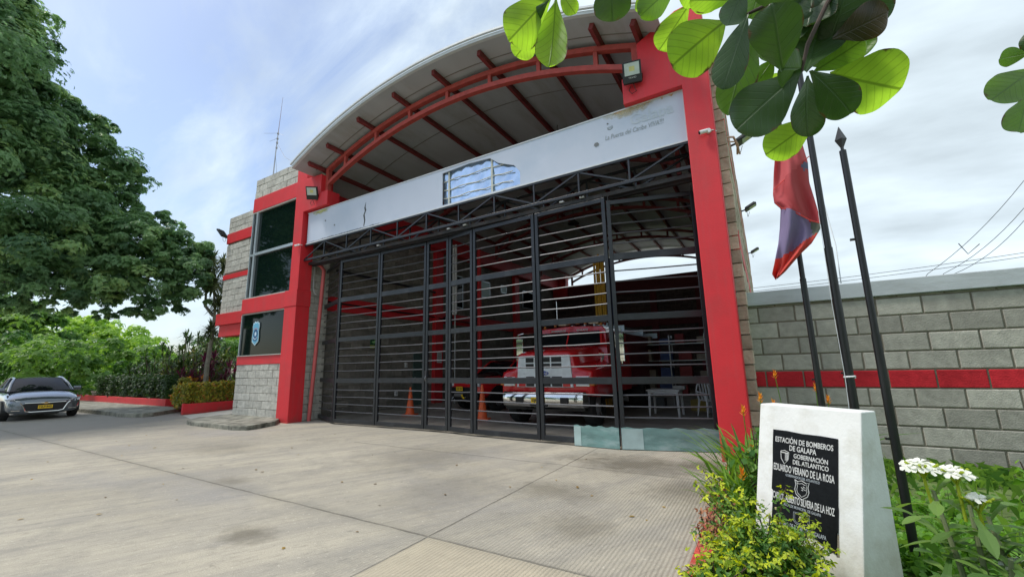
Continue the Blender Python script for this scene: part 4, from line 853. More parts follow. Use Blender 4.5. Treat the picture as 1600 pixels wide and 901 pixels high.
quadgrid((-1.02, -.72, .97), (-1.02, .72, .97), (-1.95, .55, 1.43), (-1.95, -.55, 1.43), (.09, 0, .03)).build('windscreen', DGL, parent=car, smooth=True)
quadgrid((-4.0, -.68, 1.02), (-4.0, .68, 1.02), (-3.25, .54, 1.42), (-3.25, -.54, 1.42), (-.06, 0, .03)).build('rear_window', DGL, parent=car, smooth=True)
quadgrid((-1.93, -.56, 1.43), (-1.93, .56, 1.43), (-3.27, .55, 1.42), (-3.27, -.55, 1.42), (0, 0, .06)).build('roof', SILV, parent=car, smooth=True)
for s in (-1, 1):
    q = MB(); q.add([(-1.15, s*.75, .97), (-3.9, s*.72, .99), (-3.27, s*.56, 1.41), (-1.96, s*.57, 1.42)], [(0, 1, 2, 3)]); q.build('side_window', DGL, parent=car)
    q = MB(); q.tube([(-1.03, s*.74, .96), (-1.5, s*.66, 1.24), (-1.95, s*.565, 1.43), (-2.6, s*.565, 1.46), (-3.27, s*.555, 1.42), (-4.0, s*.70, 1.0)], .035, 8); q.tube([(-2.5, s*.745, .97), (-2.62, s*.575, 1.43)], .03, 6); q.build('pillar', SILV, parent=car, smooth=True)
    q = loft(MB(), [[(-1.30+.1*math.cos(t)*.5, s*yy, 1.02+.075*math.sin(t)) for t in np.linspace(0, 2*math.pi, 9)[:-1]] for yy in (.80, .86, .97, .99)]); q.build('wing_mirror', SILV, parent=car, smooth=True, angle=70)
    q = MB(); q.prism([(.01-.02, .50), (-.04, .60), (-.13, .68), (-.30, .74), (-.28, .66), (-.12, .57)], 'y', s*.40, s*.795); 
    q = MB(); q.add([(-.015, s*.42, .615), (-.045, s*.62, .60), (-.17, s*.80, .62), (-.36, s*.862, .735), (-.20, s*.80, .735), (-.06, s*.62, .685)], [(0, 1, 2, 3, 4, 5)]); q.build('headlight', LAMP, parent=car, solid=.02)
    MB().box(-.02, .0, s*.52, s*.72, .34, .36).build('fog_lamp_strip', CHROME, parent=car)
    wheel(car, -.82, s*.78, .31, .20, s); wheel(car, -3.4, s*.78, .31, .20, s)
for s in (-1, 1):  # dark wheel arches
    for x in (-.82, -3.4):
        q = MB(); q.prism([(x+.37*math.cos(t), .31+.37*math.sin(t)) for t in np.linspace(-.3, math.pi+.3, 18)], 'y', s*.70, s*.884); q.build('wheel_arch', BLACKP, parent=car)
q = MB(); q.prism([(-.50, .54), (-.40, .30), (.40, .30), (.50, .54), (.44, .57), (-.44, .57)], 'x', .0, .035); q.build('grille', BLACKP, parent=car)
q = MB(); q.tube([(.035, y, z) for y, z in ((-.56, .60), (-.50, .52), (-.42, .31), (-.3, .28), (.3, .28), (.42, .31), (.50, .52), (.56, .60))], .018, 6); q.tube([(.037, -.46, .585), (.045, 0, .58), (.037, .46, .585)], .014, 6); q.build('grille_trim', CHROME, parent=car, smooth=True)
q = MB(); q.prism([(-.10, .575), (-.04, .575), (-.03, .60), (.035, .60), (.045, .58), (.10, .58), (.09, .555), (.04, .555), (.03, .535), (-.035, .535), (-.045, .555), (-.10, .555)], 'x', .05, .062); q.build('emblem', mat('gold', (.6, .45, .2), .2, metal=1), parent=car)
pz = MB().box(.055, .068, -.165, .165, .385, .50).build('number_plate', YEL, parent=car, bevel=.004)
text('plate_text', 'NLP·860', .082, frame_m((.0690, 0, .447), (0, 1, 0), (0, 0, 1)), TXK, pz, bold=.002, xs=.95)

# fire engine: local x = right as seen from the front camera side, front at y=0, length along +y
tk = empty('fire_engine', (-4.83, 9.60, 0), 0, 'red fire engine with white grille and chrome bumper behind the gate', 'fire engine'); tk.scale = (1.09, 1, 1)
def hood_ring(y, wf, zf, wh, zh, zb=.72):
    half = [(0, zb), (wf, zb), (wf+.01, (zb+zf)/2), (wf-.02, zf-.03), (wf-.12, zf), (wh+.10, zf+.04), (wh, zf+.10), (wh-.06, zh-.05), (wh-.16, zh)]
    return [(x, y, z) for x, z in half]+[(0, y, zh+.025)]+[(-x, y, z) for x, z in half[:0:-1]]
b = loft(MB(), [hood_ring(y, *r) for y, r in ((.0, (1.12, 1.30, .74, 1.76, .78)), (.05, (1.17, 1.36, .78, 1.82, .76)), (.35, (1.19, 1.42, .80, 1.88)), (.9, (1.19, 1.48, .84, 1.95)), (1.5, (1.15, 1.55, .90, 2.02)))])
hb = b.build('bonnet', TRED, parent=tk, smooth=True, angle=50, bevel=.02)
g = MB(); g.prism([(-.72, .96), (.72, .96), (.66, 1.74), (-.66, 1.74)], 'y', -.035, .02); gr = g.build('grille', mat('grille_white', (.72, .77, .80), .4), parent=tk, bevel=.008)
g = MB()
for z0, z1 in ((1.575, 1.69), (1.43, 1.54), (1.11, 1.22), (.98, 1.08)):
    for x0, x1 in ((-.46, -.25), (-.21, .17), (.21, .46)): g.box(x0, x1, -.045, -.036, z0, z1)
g.build('grille_opening', BLACKP, parent=gr)
for s in (-1, 1):
    g = MB()
    for k in range(4): z = 1.60-k*.15; g.bar((s*.50, -.04, z), (s*.66, -.03, z+.05), .02, .03)
    g.build('grille_louvre', gr.data.materials[0], parent=gr); MB().box(min(s*.48, s*.66), max(s*.48, s*.66), -.045, -.036, .975, 1.05).build('grille_corner', TRED, parent=gr)
g = MB().prism([(.0+.13*math.cos(t), 1.30+.055*math.sin(t)) for t in np.linspace(0, 2*math.pi, 25)[:-1]], 'y', -.060, -.036); em = g.build('oval_emblem', BLUE, parent=tk)
text('emblem_script', 'Ford', .085, frame_m((0, -.062, 1.298), (1, 0, 0), (0, 0, 1)), TXW, em, shear=.35, bold=.002, xs=1.1)
g = MB().tube([(.118*math.cos(t), -.061, 1.30+.046*math.sin(t)) for t in np.linspace(0, 2*math.pi, 25)], .003, 5); g.build('emblem_rim', TXW, parent=em)
for s in (-1, 1):
    bz = MB(); x0, x1 = (.80, 1.08) if s > 0 else (-1.08, -.80)
    bz.box(x0-.02, x1+.02, -.02, .03, .98, 1.22); z = bz.build('headlight', CHROME, parent=tk, bevel=.01); MB().box(x0, x1, -.035, -.021, 1.0, 1.20).build('headlight_lens', LAMP, parent=z)
    MB().box(min(s*1.10, s*1.20), max(s*1.10, s*1.20), .0, .20, 1.0, 1.20).build('indicator', AMBER, parent=tk, bevel=.01)
bp = MB(); sec = [(.0, .50), (-.05, .55), (-.06, .66), (-.05, .80), (.0, .86), (.03, .86), (.03, .50)]
st_ = []
for x, dy in ((-1.06, .22), (-1.0, .05), (-.85, 0), (0, -.04), (.85, 0), (1.0, .05), (1.06, .22)): st_.append([(x, -.22+dy+p, z) for p, z in sec])
bumper = loft(bp, st_).build('bumper', CHROME, parent=tk, smooth=True, angle=40)
for x0, x1, z0, z1 in ((-.62, -.42, .60, .74), (.50, .70, .60, .74), (-.25, .20, .52, .56)): MB().box(x0, x1, -.325, -.27, z0, z1).build('bumper_opening', BLACKP, parent=bumper, bevel=.02)
pz = MB().box(-.20, .13, -.345, -.335, .58, .74).build('number_plate', YEL, parent=tk); text('plate_text', 'OJN·814', .085, frame_m((-.035, -.3462, .66), (1, 0, 0), (0, 0, 1)), TXK, pz, bold=.003, xs=.9)
g = MB(); g.box(-1.0, 1.0, -.1, .1, .42, .52); g.box(-.45, .45, -.1, 6, .45, .75); g.build('chassis', BLACKP, parent=tk)
# cab
c = MB(); half = [(0, .72), (1.10, .72), (1.12, 1.3), (1.08, 1.75), (.98, 2.45), (.88, 2.56), (0, 2.62)]
def ring2(y, k=1, top=0): return [(x*k, y, z) for x, z in half]+[(-x*k, y, z) for x, z in half[-2:0:-1]]
fr_ = [[(x, 1.5 if z < 2.0 else 1.5+(z-2.0)*.62, z) for x, _, z in ring2(0)], ring2(2.1), ring2(3.6)]
cb_ = loft(c, fr_).build('cab', TRED, parent=tk, smooth=True, angle=35, bevel=.02)
g = MB(); g.add([(-.94, 1.49, 2.04), (.94, 1.49, 2.04), (.86, 1.735, 2.42), (-.86, 1.735, 2.42)], [(0, 1, 2, 3)]); g.build('windscreen', DGL, parent=tk, solid=.02)
for a_, b_, w_ in (((0, 1.47, 2.03), (0, 1.715, 2.43), .03), ((-.95, 1.475, 2.03), (-.87, 1.72, 2.43), .05), ((.95, 1.475, 2.03), (.87, 1.72, 2.43), .05)): MB().bar(a_, b_, w_, .03).build('windscreen_frame', TRED, parent=tk)
g = MB(); g.bar((-.5, 1.46, 2.05), (-.1, 1.50, 2.09), .012, .012); g.bar((.3, 1.46, 2.05), (.72, 1.50, 2.09), .012, .012); g.build('wiper', BLACKP, parent=tk)
for s in (-1, 1):
    g = MB(); g.add([(s*1.105, 1.85, 1.7), (s*1.105, 2.9, 1.7), (s*1.02, 2.9, 2.35), (s*1.03, 2.0, 2.35)], [(0, 1, 2, 3)]); g.build('side_window', DGL, parent=tk, solid=.02)
    g = MB(); g.box(min(s*1.30, s*1.52), max(s*1.30, s*1.52), 1.45, 1.50, 1.55, 2.30); mo = g.build('door_mirror', CHROME, parent=tk, bevel=.02)
    g = MB(); g.tube([(s*1.05, 1.75, 2.45), (s*1.30, 1.5, 2.45), (s*1.45, 1.46, 2.42), (s*1.45, 1.46, 1.5), (s*1.2, 1.55, 1.45), (s*1.1, 1.7, 1.45)], .014, 6); g.build('mirror_arm', CHROME, parent=mo)
    MB().tube([(s*1.10, 0.9, 1.55), (s*1.12, .9, 1.66), (s*1.13, .86, 1.78)], [.02, .05, .07], 10).build('fender_mirror', CHROME, parent=tk)
    wheel(tk, 0, 0, .50, .27, s).matrix_local = Matrix.Translation((s*.98, .62, 0)) @ Matrix.Rotation(R_(90), 4, 'Z') if False else Matrix()
for o_ in [o_ for o_ in tk.children if o_.name.startswith('wheel')]:
    for ch in list(o_.children): bpy.data.objects.remove(ch)
    bpy.data.objects.remove(o_)
def twheel(x, y, r, w_, s):
    h = wheel(tk, 0, 0, r, w_, s); Mx = Matrix.Translation((x, y, 0)) @ Matrix.Rotation(R_(-90), 4, 'Z')
    h.data.transform(Mx)
    for ch in h.children: ch.data.transform(Mx)
for s in (-1, 1): twheel(s*.96, .62, .50, .27, s); twheel(s*.92, 5.2, .50, .5, s)
g = MB()
for x, z, r in ((-.82, 2.62, .035), (-.5, 2.66, .035), (-.08, 2.70, .035), (.16, 2.70, .05), (.38, 2.68, .035), (.82, 2.62, .035)): g.tube([(x, 1.95, z-.03), (x, 1.95, z+.01), (x, 1.95, z+.045)], [r*1.2, r, r*.4], 10)
g.build('roof_marker_lamp', AMBER, parent=tk, smooth=True)
for x0, x1 in ((-.42, -.18), (.46, .74)): MB().box(x0, x1, 1.98, 2.15, 2.66, 2.75).build('beacon', mat('beacon_cream', (.70, .62, .45), .3) if 'beacon_cream' not in bpy.data.materials else bpy.data.materials['beacon_cream'], parent=tk, bevel=.015)
g = MB().tube([(.93, 2.0, 2.6), (.93, 1.90, 2.70)], [.03, .09], 12); g.build('search_lamp', CHROME, parent=tk)
text('lettering', 'BOMBEROS', .085, frame_m((-.33, 1.752, 2.475), (1, 0, 0), (0, .55, .85)), TXW, tk, bold=.003); text('lettering', 'GALAPA', .085, frame_m((.36, 1.752, 2.475), (1, 0, 0), (0, .55, .85)), TXW, tk, bold=.003)
text('lettering', '488', .12, frame_m((-.08, .035, 1.868), (1, 0, 0), (0, .9, .35)), TXW, tk, bold=.004); text('lettering', 'NJT', .14, frame_m((.66, .72, 1.995), (1, 0, 0), (0, .9, .30)), TXG, tk, bold=.002, shear=.2)
g = MB(); g.box(-.98, .98, 3.75, 8.6, .75, 2.45); g.build('equipment_body', mat('body_red', (.22, .012, .016), .4), parent=tk, bevel=.02)
g = MB()
for k in range(2):
    z = 2.75+k*.0
    for x in (-.55+k*.7, -.15+k*.7): g.bar((x, 3.4, z), (x, 8.4, z), .05, .08)
    for j in range(14): g.bar((-.55+k*.7, 3.6+j*.34, z), (-.15+k*.7, 3.6+j*.34, z), .03, .03)
for yy in (3.6, 6, 8.3): g.box(-1.0, 1.0, yy, yy+.06, 2.5, 2.7)
g.build('roof_ladder', ALU, parent=tk)
tag(sum_ := MB().build('tmp', RED), 'x', 'x'); bpy.data.objects.remove(sum_)
yp = MB()
for k in range(5): yp.tube([(-5.02+k*.085, 14.35+.03*(k % 2), .02), (-5.02+k*.085, 14.35+.03*(k % 2), 5.35+.05*(k % 3))], .042, 8)
tag(yp.build('yellow_poles', YELP, smooth=True), 'bundle of tall yellow poles standing upright behind the fire engine cab', 'poles')
tag(MB().tube([(-4.50, 14.4, 0), (-4.50, 14.4, 5.25)], .07, 10).build('blue_pipe', mat('navy_pipe', (.02, .03, .10), .5), smooth=True), 'dark blue upright pipe next to the yellow poles', 'pipe')

# pickup truck
pk = empty('pickup_truck', (-9.05, 11.75, 0), R_(-90-12), 'red pickup with black bonnet stripe and winch bumper parked beside the fire engine', 'pickup')
b = loft(MB(), [car_ring(x, w_, zb, zs, zt, sh) for x, w_, zb, zs, zt, sh in ((.0, .74, .45, .86, .98, .92), (-.08, .86, .42, .92, 1.06, .9), (-.5, .92, .42, 1.0, 1.14, .86), (-1.2, .93, .42, 1.05, 1.20, .84), (-3.2, .93, .42, 1.08, 1.18, .84), (-5.1, .92, .45, 1.08, 1.15, .9))])
subd(b.build('body', TRED, parent=pk, smooth=True, angle=80), 1)
quadgrid((-1.25, -.76, 1.18), (-1.25, .76, 1.18), (-1.95, .64, 1.66), (-1.95, -.64, 1.66), (.08, 0, .02)).build('windscreen', DGL, parent=pk, smooth=True)
quadgrid((-1.95, -.66, 1.66), (-1.95, .66, 1.66), (-3.2, .66, 1.68), (-3.2, -.66, 1.68), (0, 0, .06)).build('roof', TRED, parent=pk, smooth=True)
for s in (-1, 1):
    q = MB(); q.add([(-1.4, s*.80, 1.17), (-3.3, s*.80, 1.17), (-3.2, s*.67, 1.66), (-1.97, s*.66, 1.66)], [(0, 1, 2, 3)]); q.build('side_window', DGL, parent=pk)
    MB().tube([(-1.25, s*.78, 1.17), (-1.95, s*.65, 1.67), (-3.2, s*.66, 1.68), (-3.35, s*.8, 1.17)], .035, 8).build('pillar', TRED, parent=pk, smooth=True)
    MB().box(-.06, .02, min(s*.52, s*.82), max(s*.52, s*.82), .84, .98).build('headlight', LAMP, parent=pk, bevel=.02)
    for x in (-.85, -4.0): wheel(pk, x, s*.80, .40, .26, s)
    for x in (-.85, -4.0): MB().prism([(x+.47*math.cos(t), .40+.47*math.sin(t)) for t in np.linspace(-.2, math.pi+.2, 18)], 'y', s*.70, s*.937).build('wheel_arch', BLACKP, parent=pk)
q = MB(); q.box(.0, .16, -.9, .9, .42, .64); q.box(.02, .12, -.5, .5, .64, .82); q.build('winch_bumper', BLACKP, parent=pk, bevel=.02)
q = MB(); q.tube([(.2, -.18, .56), (.2, .18, .56)], .06, 10); q.tube([(.17, -.3, .5), (.22, -.34, .42)], .02, 6); q.tube([(.17, .3, .5), (.22, .34, .42)], .02, 6); q.build('winch', RIM, parent=pk)
MB().tube([(.23, .2, .58), (.26, .28, .5), (.25, .36, .47)], .03, 8).build('tow_hook', YEL, parent=pk)
pz = MB().box(.165, .172, -.17, .17, .70, .84).build('number_plate', YEL, parent=pk); text('plate_text', 'OJX·104', .08, frame_m((.1735, 0, .77), (0, 1, 0), (0, 0, 1)), TXK, pz, bold=.002)
q = MB(); q.add([(-.1, -.45, 1.085), (-1.2, -.5, 1.222), (-1.2, .5, 1.222), (-.1, .45, 1.085)], [(0, 1, 2, 3)]); q.build('bonnet_stripe', BLACKP, parent=pk)
q = MB()
for k in range(4): q.box(-.02, .012, .12+k*.10, .20+k*.10, .93, .97)
q.build('grille_slot', TXG, parent=pk)
text('lettering', 'BOMBEROS GALAPA', .075, frame_m((-1.88, 0, 1.63), (0, 1, 0), (-.6, 0, .55)), TXW, pk, bold=.002)

# ================================================================= inside things
def cone(x, y, h, lab):
    c = empty('traffic_cone', (x, y, 0), R_(20), lab, 'traffic cone', 'traffic cones in the station')
    MB().tube([(0, 0, .03), (0, 0, .1), (0, 0, h*.93), (0, 0, h)], [.155, .135, .038, .03], 20).build('cone_body', ORANGE, parent=c, smooth=True, angle=50); MB().box(-.21, .21, -.21, .21, 0, .04).build('base', ORANGE, parent=c, bevel=.012)
    MB().tube([(0, 0, h*.60), (0, 0, h*.615)], [.083, .081], 20).build('ring', mat('cone_ring', (.5, .06, .02), .5) if 'cone_ring' not in bpy.data.materials else bpy.data.materials['cone_ring'], parent=c)
cone(-10.1, 10.3, .88, 'orange-red traffic cone by the inner left wall, farther left of the two'); cone(-7.16, 10.2, .98, 'bright orange traffic cone in front of the pickup')
tb_ = empty('plastic_table', (-2.62, 13.0, 0), 0, 'white plastic table inside the gate on the right', 'table')
MB().box(-.46, .46, -.40, .40, .70, .74).build('table_top', WPL, parent=tb_, bevel=.012); MB().box(-.42, .42, -.36, .36, .64, .699).build('apron', WPL, parent=tb_)
for sx in (-1, 1):
    for sy in (-1, 1): MB().tube([(sx*.40, sy*.34, 0), (sx*.38, sy*.32, .66)], [.03, .042], 8).build('leg', WPL, parent=tb_, smooth=True)
tag(MB().box(-2.35, -2.05, 12.85, 13.1, .742, .84).build('box', mat('grey_box', (.35, .35, .34), .6), bevel=.01), 'small grey box on the white plastic table', 'box')
ch_ = empty('plastic_chair', (-1.45, 13.2, 0), R_(35), 'white plastic armchair beside the table', 'chair')
q = MB().box(-.24, .24, -.24, .22, .42, .45).build('seat', WPL, parent=ch_, bevel=.015)
q = MB(); q.tube([(-.22, .22, .44), (-.24, .30, .70), (-.16, .34, .88), (0, .35, .91), (.16, .34, .88), (.24, .30, .70), (.22, .22, .44)], .022, 8)
for x in (-.12, -.04, .04, .12): q.bar((x, .235, .44), (x*1.05, .335, .88), .035, .012)
q.build('backrest', WPL, parent=ch_, smooth=True)
for s in (-1, 1): MB().tube([(s*.25, -.24, .42), (s*.27, -.22, .64), (s*.27, .10, .66), (s*.25, .30, .66)], .022, 8).build('armrest', WPL, parent=ch_, smooth=True)
for sx in (-1, 1):
    for sy in (-1, 1): MB().tube([(sx*.27, sy*.27, 0), (sx*.22, sy*.21, .43)], [.02, .03], 8).build('leg', WPL, parent=ch_, smooth=True)
sh = empty('storage_shelf', (-2.6, 16.2, 0), 0, 'dark metal storage shelf loaded with boxes at the right rear', 'shelf')
q = MB()
for x in (-1.6, -.4, .8, 1.9):
    for yy in (0, .5): q.box(x, x+.04, yy, yy+.04, 0, 2.5)
q.build('upright', RIM, parent=sh)
for z in (.35, .95, 1.55, 2.15): MB().box(-1.6, 1.94, 0, .54, z, z+.03).build('shelf_board', RIM, parent=sh)
cols = [((.30, .24, .18), 'brown cardboard'), ((.45, .46, .47), 'pale grey'), ((.06, .09, .22), 'dark blue'), ((.40, .30, .03), 'dull yellow'), ((.25, .03, .03), 'dark red'), ((.04, .04, .045), 'black')]
where = ['lowest', 'second', 'third', 'top']; placew = ['at the left end', 'left of the middle', 'in the middle', 'right of the middle', 'at the right end']
for zi, z in enumerate((.38, .98, 1.58, 2.18)):
    for k in range(5):
        c_, nm = cols[(zi*5+k*2+zi) % 6]; x = -1.45+k*.66+random.uniform(-.05, .05); wx, hx = random.uniform(.28, .5), random.uniform(.18, .42)
        tag(MB().box(x-2.6, x-2.6+wx, 16.22+random.uniform(0, .1), 16.6, z+.002, z+hx).build('storage_box', mat('box_'+nm.replace(' ', '_'), c_, .7, var=.15) if 'box_'+nm.replace(' ', '_') not in bpy.data.materials else bpy.data.materials['box_'+nm.replace(' ', '_')], bevel=.01),
            nm+' box on the '+where[zi]+' shelf '+placew[k], 'box', 'boxes on the storage shelf')
lad = empty('step_ladder', (-1.0, 15.2, 0), R_(15), 'aluminium ladder leaning near the right inner wall', 'ladder')
for x in (-.2, .2): MB().bar((x, 0, 0), (x*.85, .5, 2.7), .03, .06).build('rail', ALU, parent=lad)
for k in range(8): MB().bar((-.19, .06+.06*k, .32*(k+1)), (.19, .06+.06*k, .32*(k+1)), .03, .03).build('rung', ALU, parent=lad)
for k, (x, y, c_, lab) in enumerate(((-1.9, 14.7, (.32, .24, .05), 'dull yellow crate on the floor before the shelf'), (-3.35, 15.2, (.10, .11, .12), 'dark crate on the floor behind the table'), (-1.35, 14.3, (.22, .22, .22), 'grey crate on the floor behind the chair'))):
    q = MB(); q.box(x-.28, x+.28, y-.2, y+.2, .0, .04)
    for a_, b_, c2, d2 in ((x-.28, x-.25, y-.2, y+.2), (x+.25, x+.28, y-.2, y+.2), (x-.25, x+.25, y-.2, y-.17), (x-.25, x+.25, y+.17, y+.2)): q.box(a_, b_, c2, d2, .04, .32)
    tag(q.build('crate', mat('crate_%d' % k, c_, .6)), lab, 'crate', 'crates inside the station')
# wall things on the left interior wall
es = empty('exit_sign', (XW+.04, 10.75, 2.42), 0, 'green exit sign with arrow and running figure on the inner wall', 'sign')
MB().box(0, .02, -.17, .17, -.05, .22).build('sign_plate', mat('sign_green', (.02, .10, .04), .5), parent=es); MB().box(0, .02, -.17, .17, -.17, -.055).build('sign_foot', mat('sign_lime', (.38, .45, .12), .5), parent=es)
q = MB(); q.prism([(-.02, .0), (.03, .02), (.05, .10), (.0, .12), (-.04, .08)], 'x', .021, .025); q.prism([(.02+.025*math.cos(t), .16+.025*math.sin(t)) for t in np.linspace(0, 6, 9)], 'x', .021, .025); q.prism([(-.12, .06), (-.06, .10), (-.06, .075), (-.04, .075), (-.04, .045), (-.06, .045), (-.06, .02)], 'x', .021, .025); q.build('pictogram', mat('pict_lime', (.35, .7, .3), .5), parent=es)
for yy, zz, lab in ((12.45, 1.62, 'small white switch plate on the inner wall'), (11.95, .55, 'white socket low on the inner wall')):
    q = empty('wall_switch', (XW+.02, yy, zz), 0, lab, 'switch'); MB().box(-.02, .03, -.07, .07, -.10, .10).build('plate', WPL, parent=q, bevel=.008); MB().box(.031, .04, -.03, .03, -.04, .04).build('rocker', TXG, parent=q)
nq = empty('notice', (XW+.21, 14.25, 1.9), 0, 'white paper notice on the red inner pillar', 'notice'); MB().box(0, .008, -.15, .15, -.2, .25).build('sheet', WPL, parent=nq)
q = MB()
for k in range(5): q.box(.009, .011, -.10, .10, .15-k*.07, .18-k*.07)
q.build('printed_lines', TXG, parent=nq)
tag(MB().tube([(-11.5, 14.2, 3.75), (-11.5, 14.2, 6.9)], .075, 12).tube([(-11.34, 14.2, 3.75), (-11.34, 14.2, 6.9)], .05, 12).build('white_pipes', WPL, smooth=True), 'pair of thick white pipes high up in the station', 'pipe')
tag(MB().tube([(-11.42, 14.25, 0), (-11.42, 14.25, 3.75)], .025, 8).build('pole', TRIM, smooth=True), 'thin pale vertical pole below the white pipes', 'pole')
tag(MB().tube([(-11.0, 15.5, 0), (-11.0, 15.5, 6.9)], .10, 12).build('hose_pipe', RED, smooth=True), 'vertical red pipe rising behind the pickup', 'pipe')
tag(MB().tube([(-12.3, 8.9, 4.85), (-12.35, 14.0, 4.80)], .05, 8).build('sliding_rail', BLK2), 'dark rail running back along the inner left wall', 'rail')
tag(MB().tube([(-12.42, 8.7, 3.75), (-12.40, 11.0, 3.72), (-12.38, 14.0, 3.7), (-12.2, 14.6, 3.6), (-12.4, 17, 3.65)], .03, 6).build('black_cable', BLACKP), 'black cable fixed along the red band of the inner wall', 'cable')
tag(MB().box(-12.45, -12.05, 14.55, 14.9, 3.55, 3.75).build('speaker_box', BLACKP, bevel=.02), 'small black box on the red band by the inner pillar', 'box')

# ================================================================= trees and plants
def tree(name, lab, blobs, trunk, limbs, dens, lsz, m, fan=5, shape='quad', wid=.8, group=None, flat_=.8, droop=.25, spread=.75, lo=0.2, upb=.5, bark=None, brk=.16, nsk=9):
    t = empty(name, (trunk[0][0], trunk[0][1], 0), 0, lab, 'tree', group); off = Vector((trunk[0][0], trunk[0][1], 0))
    q = MB(); k = len(trunk); q.tube([Vector(p)-off for p in trunk], [brk*(1-.6*i/(k-1)) for i in range(k)], 10); q.build('trunk', bark or BARK, parent=t, smooth=True)
    q = MB()
    for L_ in limbs: q.tube([Vector(p)-off for p in L_], [brk*.55*(1-.75*i/(len(L_)-1)) for i in range(len(L_))], 7)
    if limbs: q.build('limbs', bark or BARK, parent=t, smooth=True)
    P, Nn, rr = cloud(blobs, dens, flat_=flat_, lo=lo, upb=upb, nsk=nsk)
    leaves(P-np.array(off), Nn, lsz, shape, wid, fan, 'crown', m, t, spread=spread, rnd=rr, droop=droop); return t
MAIN = [(-23.7, 3.5, 4.1, 0.62), (-23.6, 4.3, 4.0, 0.54), (-23.4, 5.2, 4.1, 0.46), (-23.2, 6.0, 4.0, 0.42), (-24.2, 3.6, 8.6, 1.9), (-24.3, 4.9, 7.6, 1.6), (-23.4, 5.6, 5.6, 1.4), (-24.6, 3.0, 11.0, 1.8), (-22.6, 6.6, 7.3, 1.1), (-25.0, 5.6, 9.7, 1.2), (-23.2, 4.2, 4.9, 1.3), (-22.0, 8.3, 6.3, .95), (-25.0, 1.4, 15.2, 2.0), (-24.9, 2.1, 15.5, 1.56), (-24.9, 2.6, 14.2, 1.18), (-24.9, 2.4, 12.5, 2.03), (-25.8, 3.5, 12.6, 1.52), (-25.6, 4.6, 12.0, 1.29), (-25.5, 5.3, 12.6, 0.83), (-25.4, 5.5, 10.9, 1.47), (-25.2, 6.4, 10.6, 1.15), (-25.7, 3.9, 9.7, 2.18), (-25.5, 5.1, 8.7, 1.71), (-25.3, 6.2, 8.6, 1.33), (-23.8, 3.0, 6.4, 2.13), (-24.6, 4.3, 6.3, 1.95), (-24.4, 5.5, 6.5, 1.65), (-23.8, 3.2, 4.7, 1.17), (-24.5, 4.8, 5.0, 1.1), (-23.1, 6.4, 6.5, 1.52), (-22.8, 7.4, 7.1, 1.3), (-22.5, 8.3, 7.1, 0.89), (-22.3, 8.9, 6.9, 0.67), (-21.6, 7.8, 5.7, 1.18), (-21.5, 8.3, 5.0, 0.85), (-22.0, 6.8, 5.3, 1.48), (-22.2, 6.1, 4.7, 0.99), (-21.8, 7.4, 4.1, 0.76), (-22.0, 6.7, 3.8, 0.58), (-23.3, 5.7, 4.7, 0.92), (-23.7, 7.8, 8.5, 0.61), (-24.0, 6.8, 8.4, 0.59), (-24.9, 1.8, 9.5, 2.87), (-25.0, 0.6, 12.7, 3.48)]
TR = [(-27.5, 1.2, -.1), (-27.3, 1.3, 2.5), (-26.6, 1.6, 5), (-26, 2, 8), (-25.5, 2.2, 12)]
LB = [[(-26.6, 1.6, 5), (-25, 4, 7.4), (-24, 6, 8), (-22.8, 8, 7)], [(-26.8, 1.5, 4.2), (-24.8, 4, 5.4), (-23, 6.2, 5.8), (-21.8, 7.6, 5.2)], [(-26, 2, 8), (-25.4, 4, 10), (-25.3, 6, 10.6)], [(-26.6, 1.6, 5), (-25, .5, 7), (-24, -1, 9)], [(-25.8, 2.1, 9.5), (-25, 1, 12.5), (-25, .5, 15)]]
tree('big_tree', 'large dark green tree spreading over the parked car at the far left', MAIN, TR, LB, 1050, .125, L_DARK, fan=5, droop=.35, brk=.22, nsk=22, bark=mat('dark_bark', (.05, .045, .035), .9, var=.3))
BG = [[(-49.5, 7.2, 6.2, 1.57), (-47.6, 6.2, 2.8, 3.62), (-54.7, 5.8, 6.0, 3.07), (-49.3, 7, 5.2, 2.2)], [(-49.1, 9.2, 5.9, 1.33), (-49.3, 8.6, 2.9, 2.98), (-47.0, 10.0, 2.1, 2.47), (-57.3, 9.3, 5.9, 2.02), (-50, 9.5, 5.2, 1.9)], [(-53.5, 12.9, 3.0, 3.22), (-58.8, 12.0, 5.9, 1.87), (-58.2, 14.6, 5.7, 1.96), (-54, 13, 5.6, 1.7)], [(-52.9, 15.0, 2.7, 2.73), (-57.4, 17.6, 3.8, 2.72), (-51.9, 18.1, 2.0, 2.56), (-48.2, 13.4, 1.0, 1.91)], [(-54.0, 26.1, 4.6, 2.3), (-50.2, 22.4, 2.9, 2.05), (-53.1, 27.9, 3.0, 3.11)]]
WB = ['behind the car bonnet at the left edge', 'rising directly behind the parked car', 'right of the car, below the dark overhanging branch', 'between the car and the dark shrubs', 'showing in the gap left of the station wing']
for i, B_ in enumerate(BG):
    c_ = B_[0]; tree('bright_tree', ('mid-green tree ' if i < 2 else 'sunlit yellow-green tree ') + WB[i], B_, [(c_[0], c_[1], -.1), (c_[0], c_[1], 1.5), (c_[0]+.2, c_[1], 3.5)], [], 230, .26, L_MID if i < 2 else L_BRI, fan=4, group='bright trees behind the car', lo=.1, upb=.3)
tree('bush_tree', 'mid-green bushy tree low behind the car and hedge', [(-33, 6.6, 1.5, 2.2), (-35, 9.6, 1.6, 2.3), (-37, 12.0, 1.3, 2.2), (-40.4, 8.0, 1.5, 2.6), (-36, 5.4, 2.0, 2.2)], [(-35, 8, -.1), (-35, 8, 1.6)], [], 170, .24, L_MID, fan=4, lo=.1)
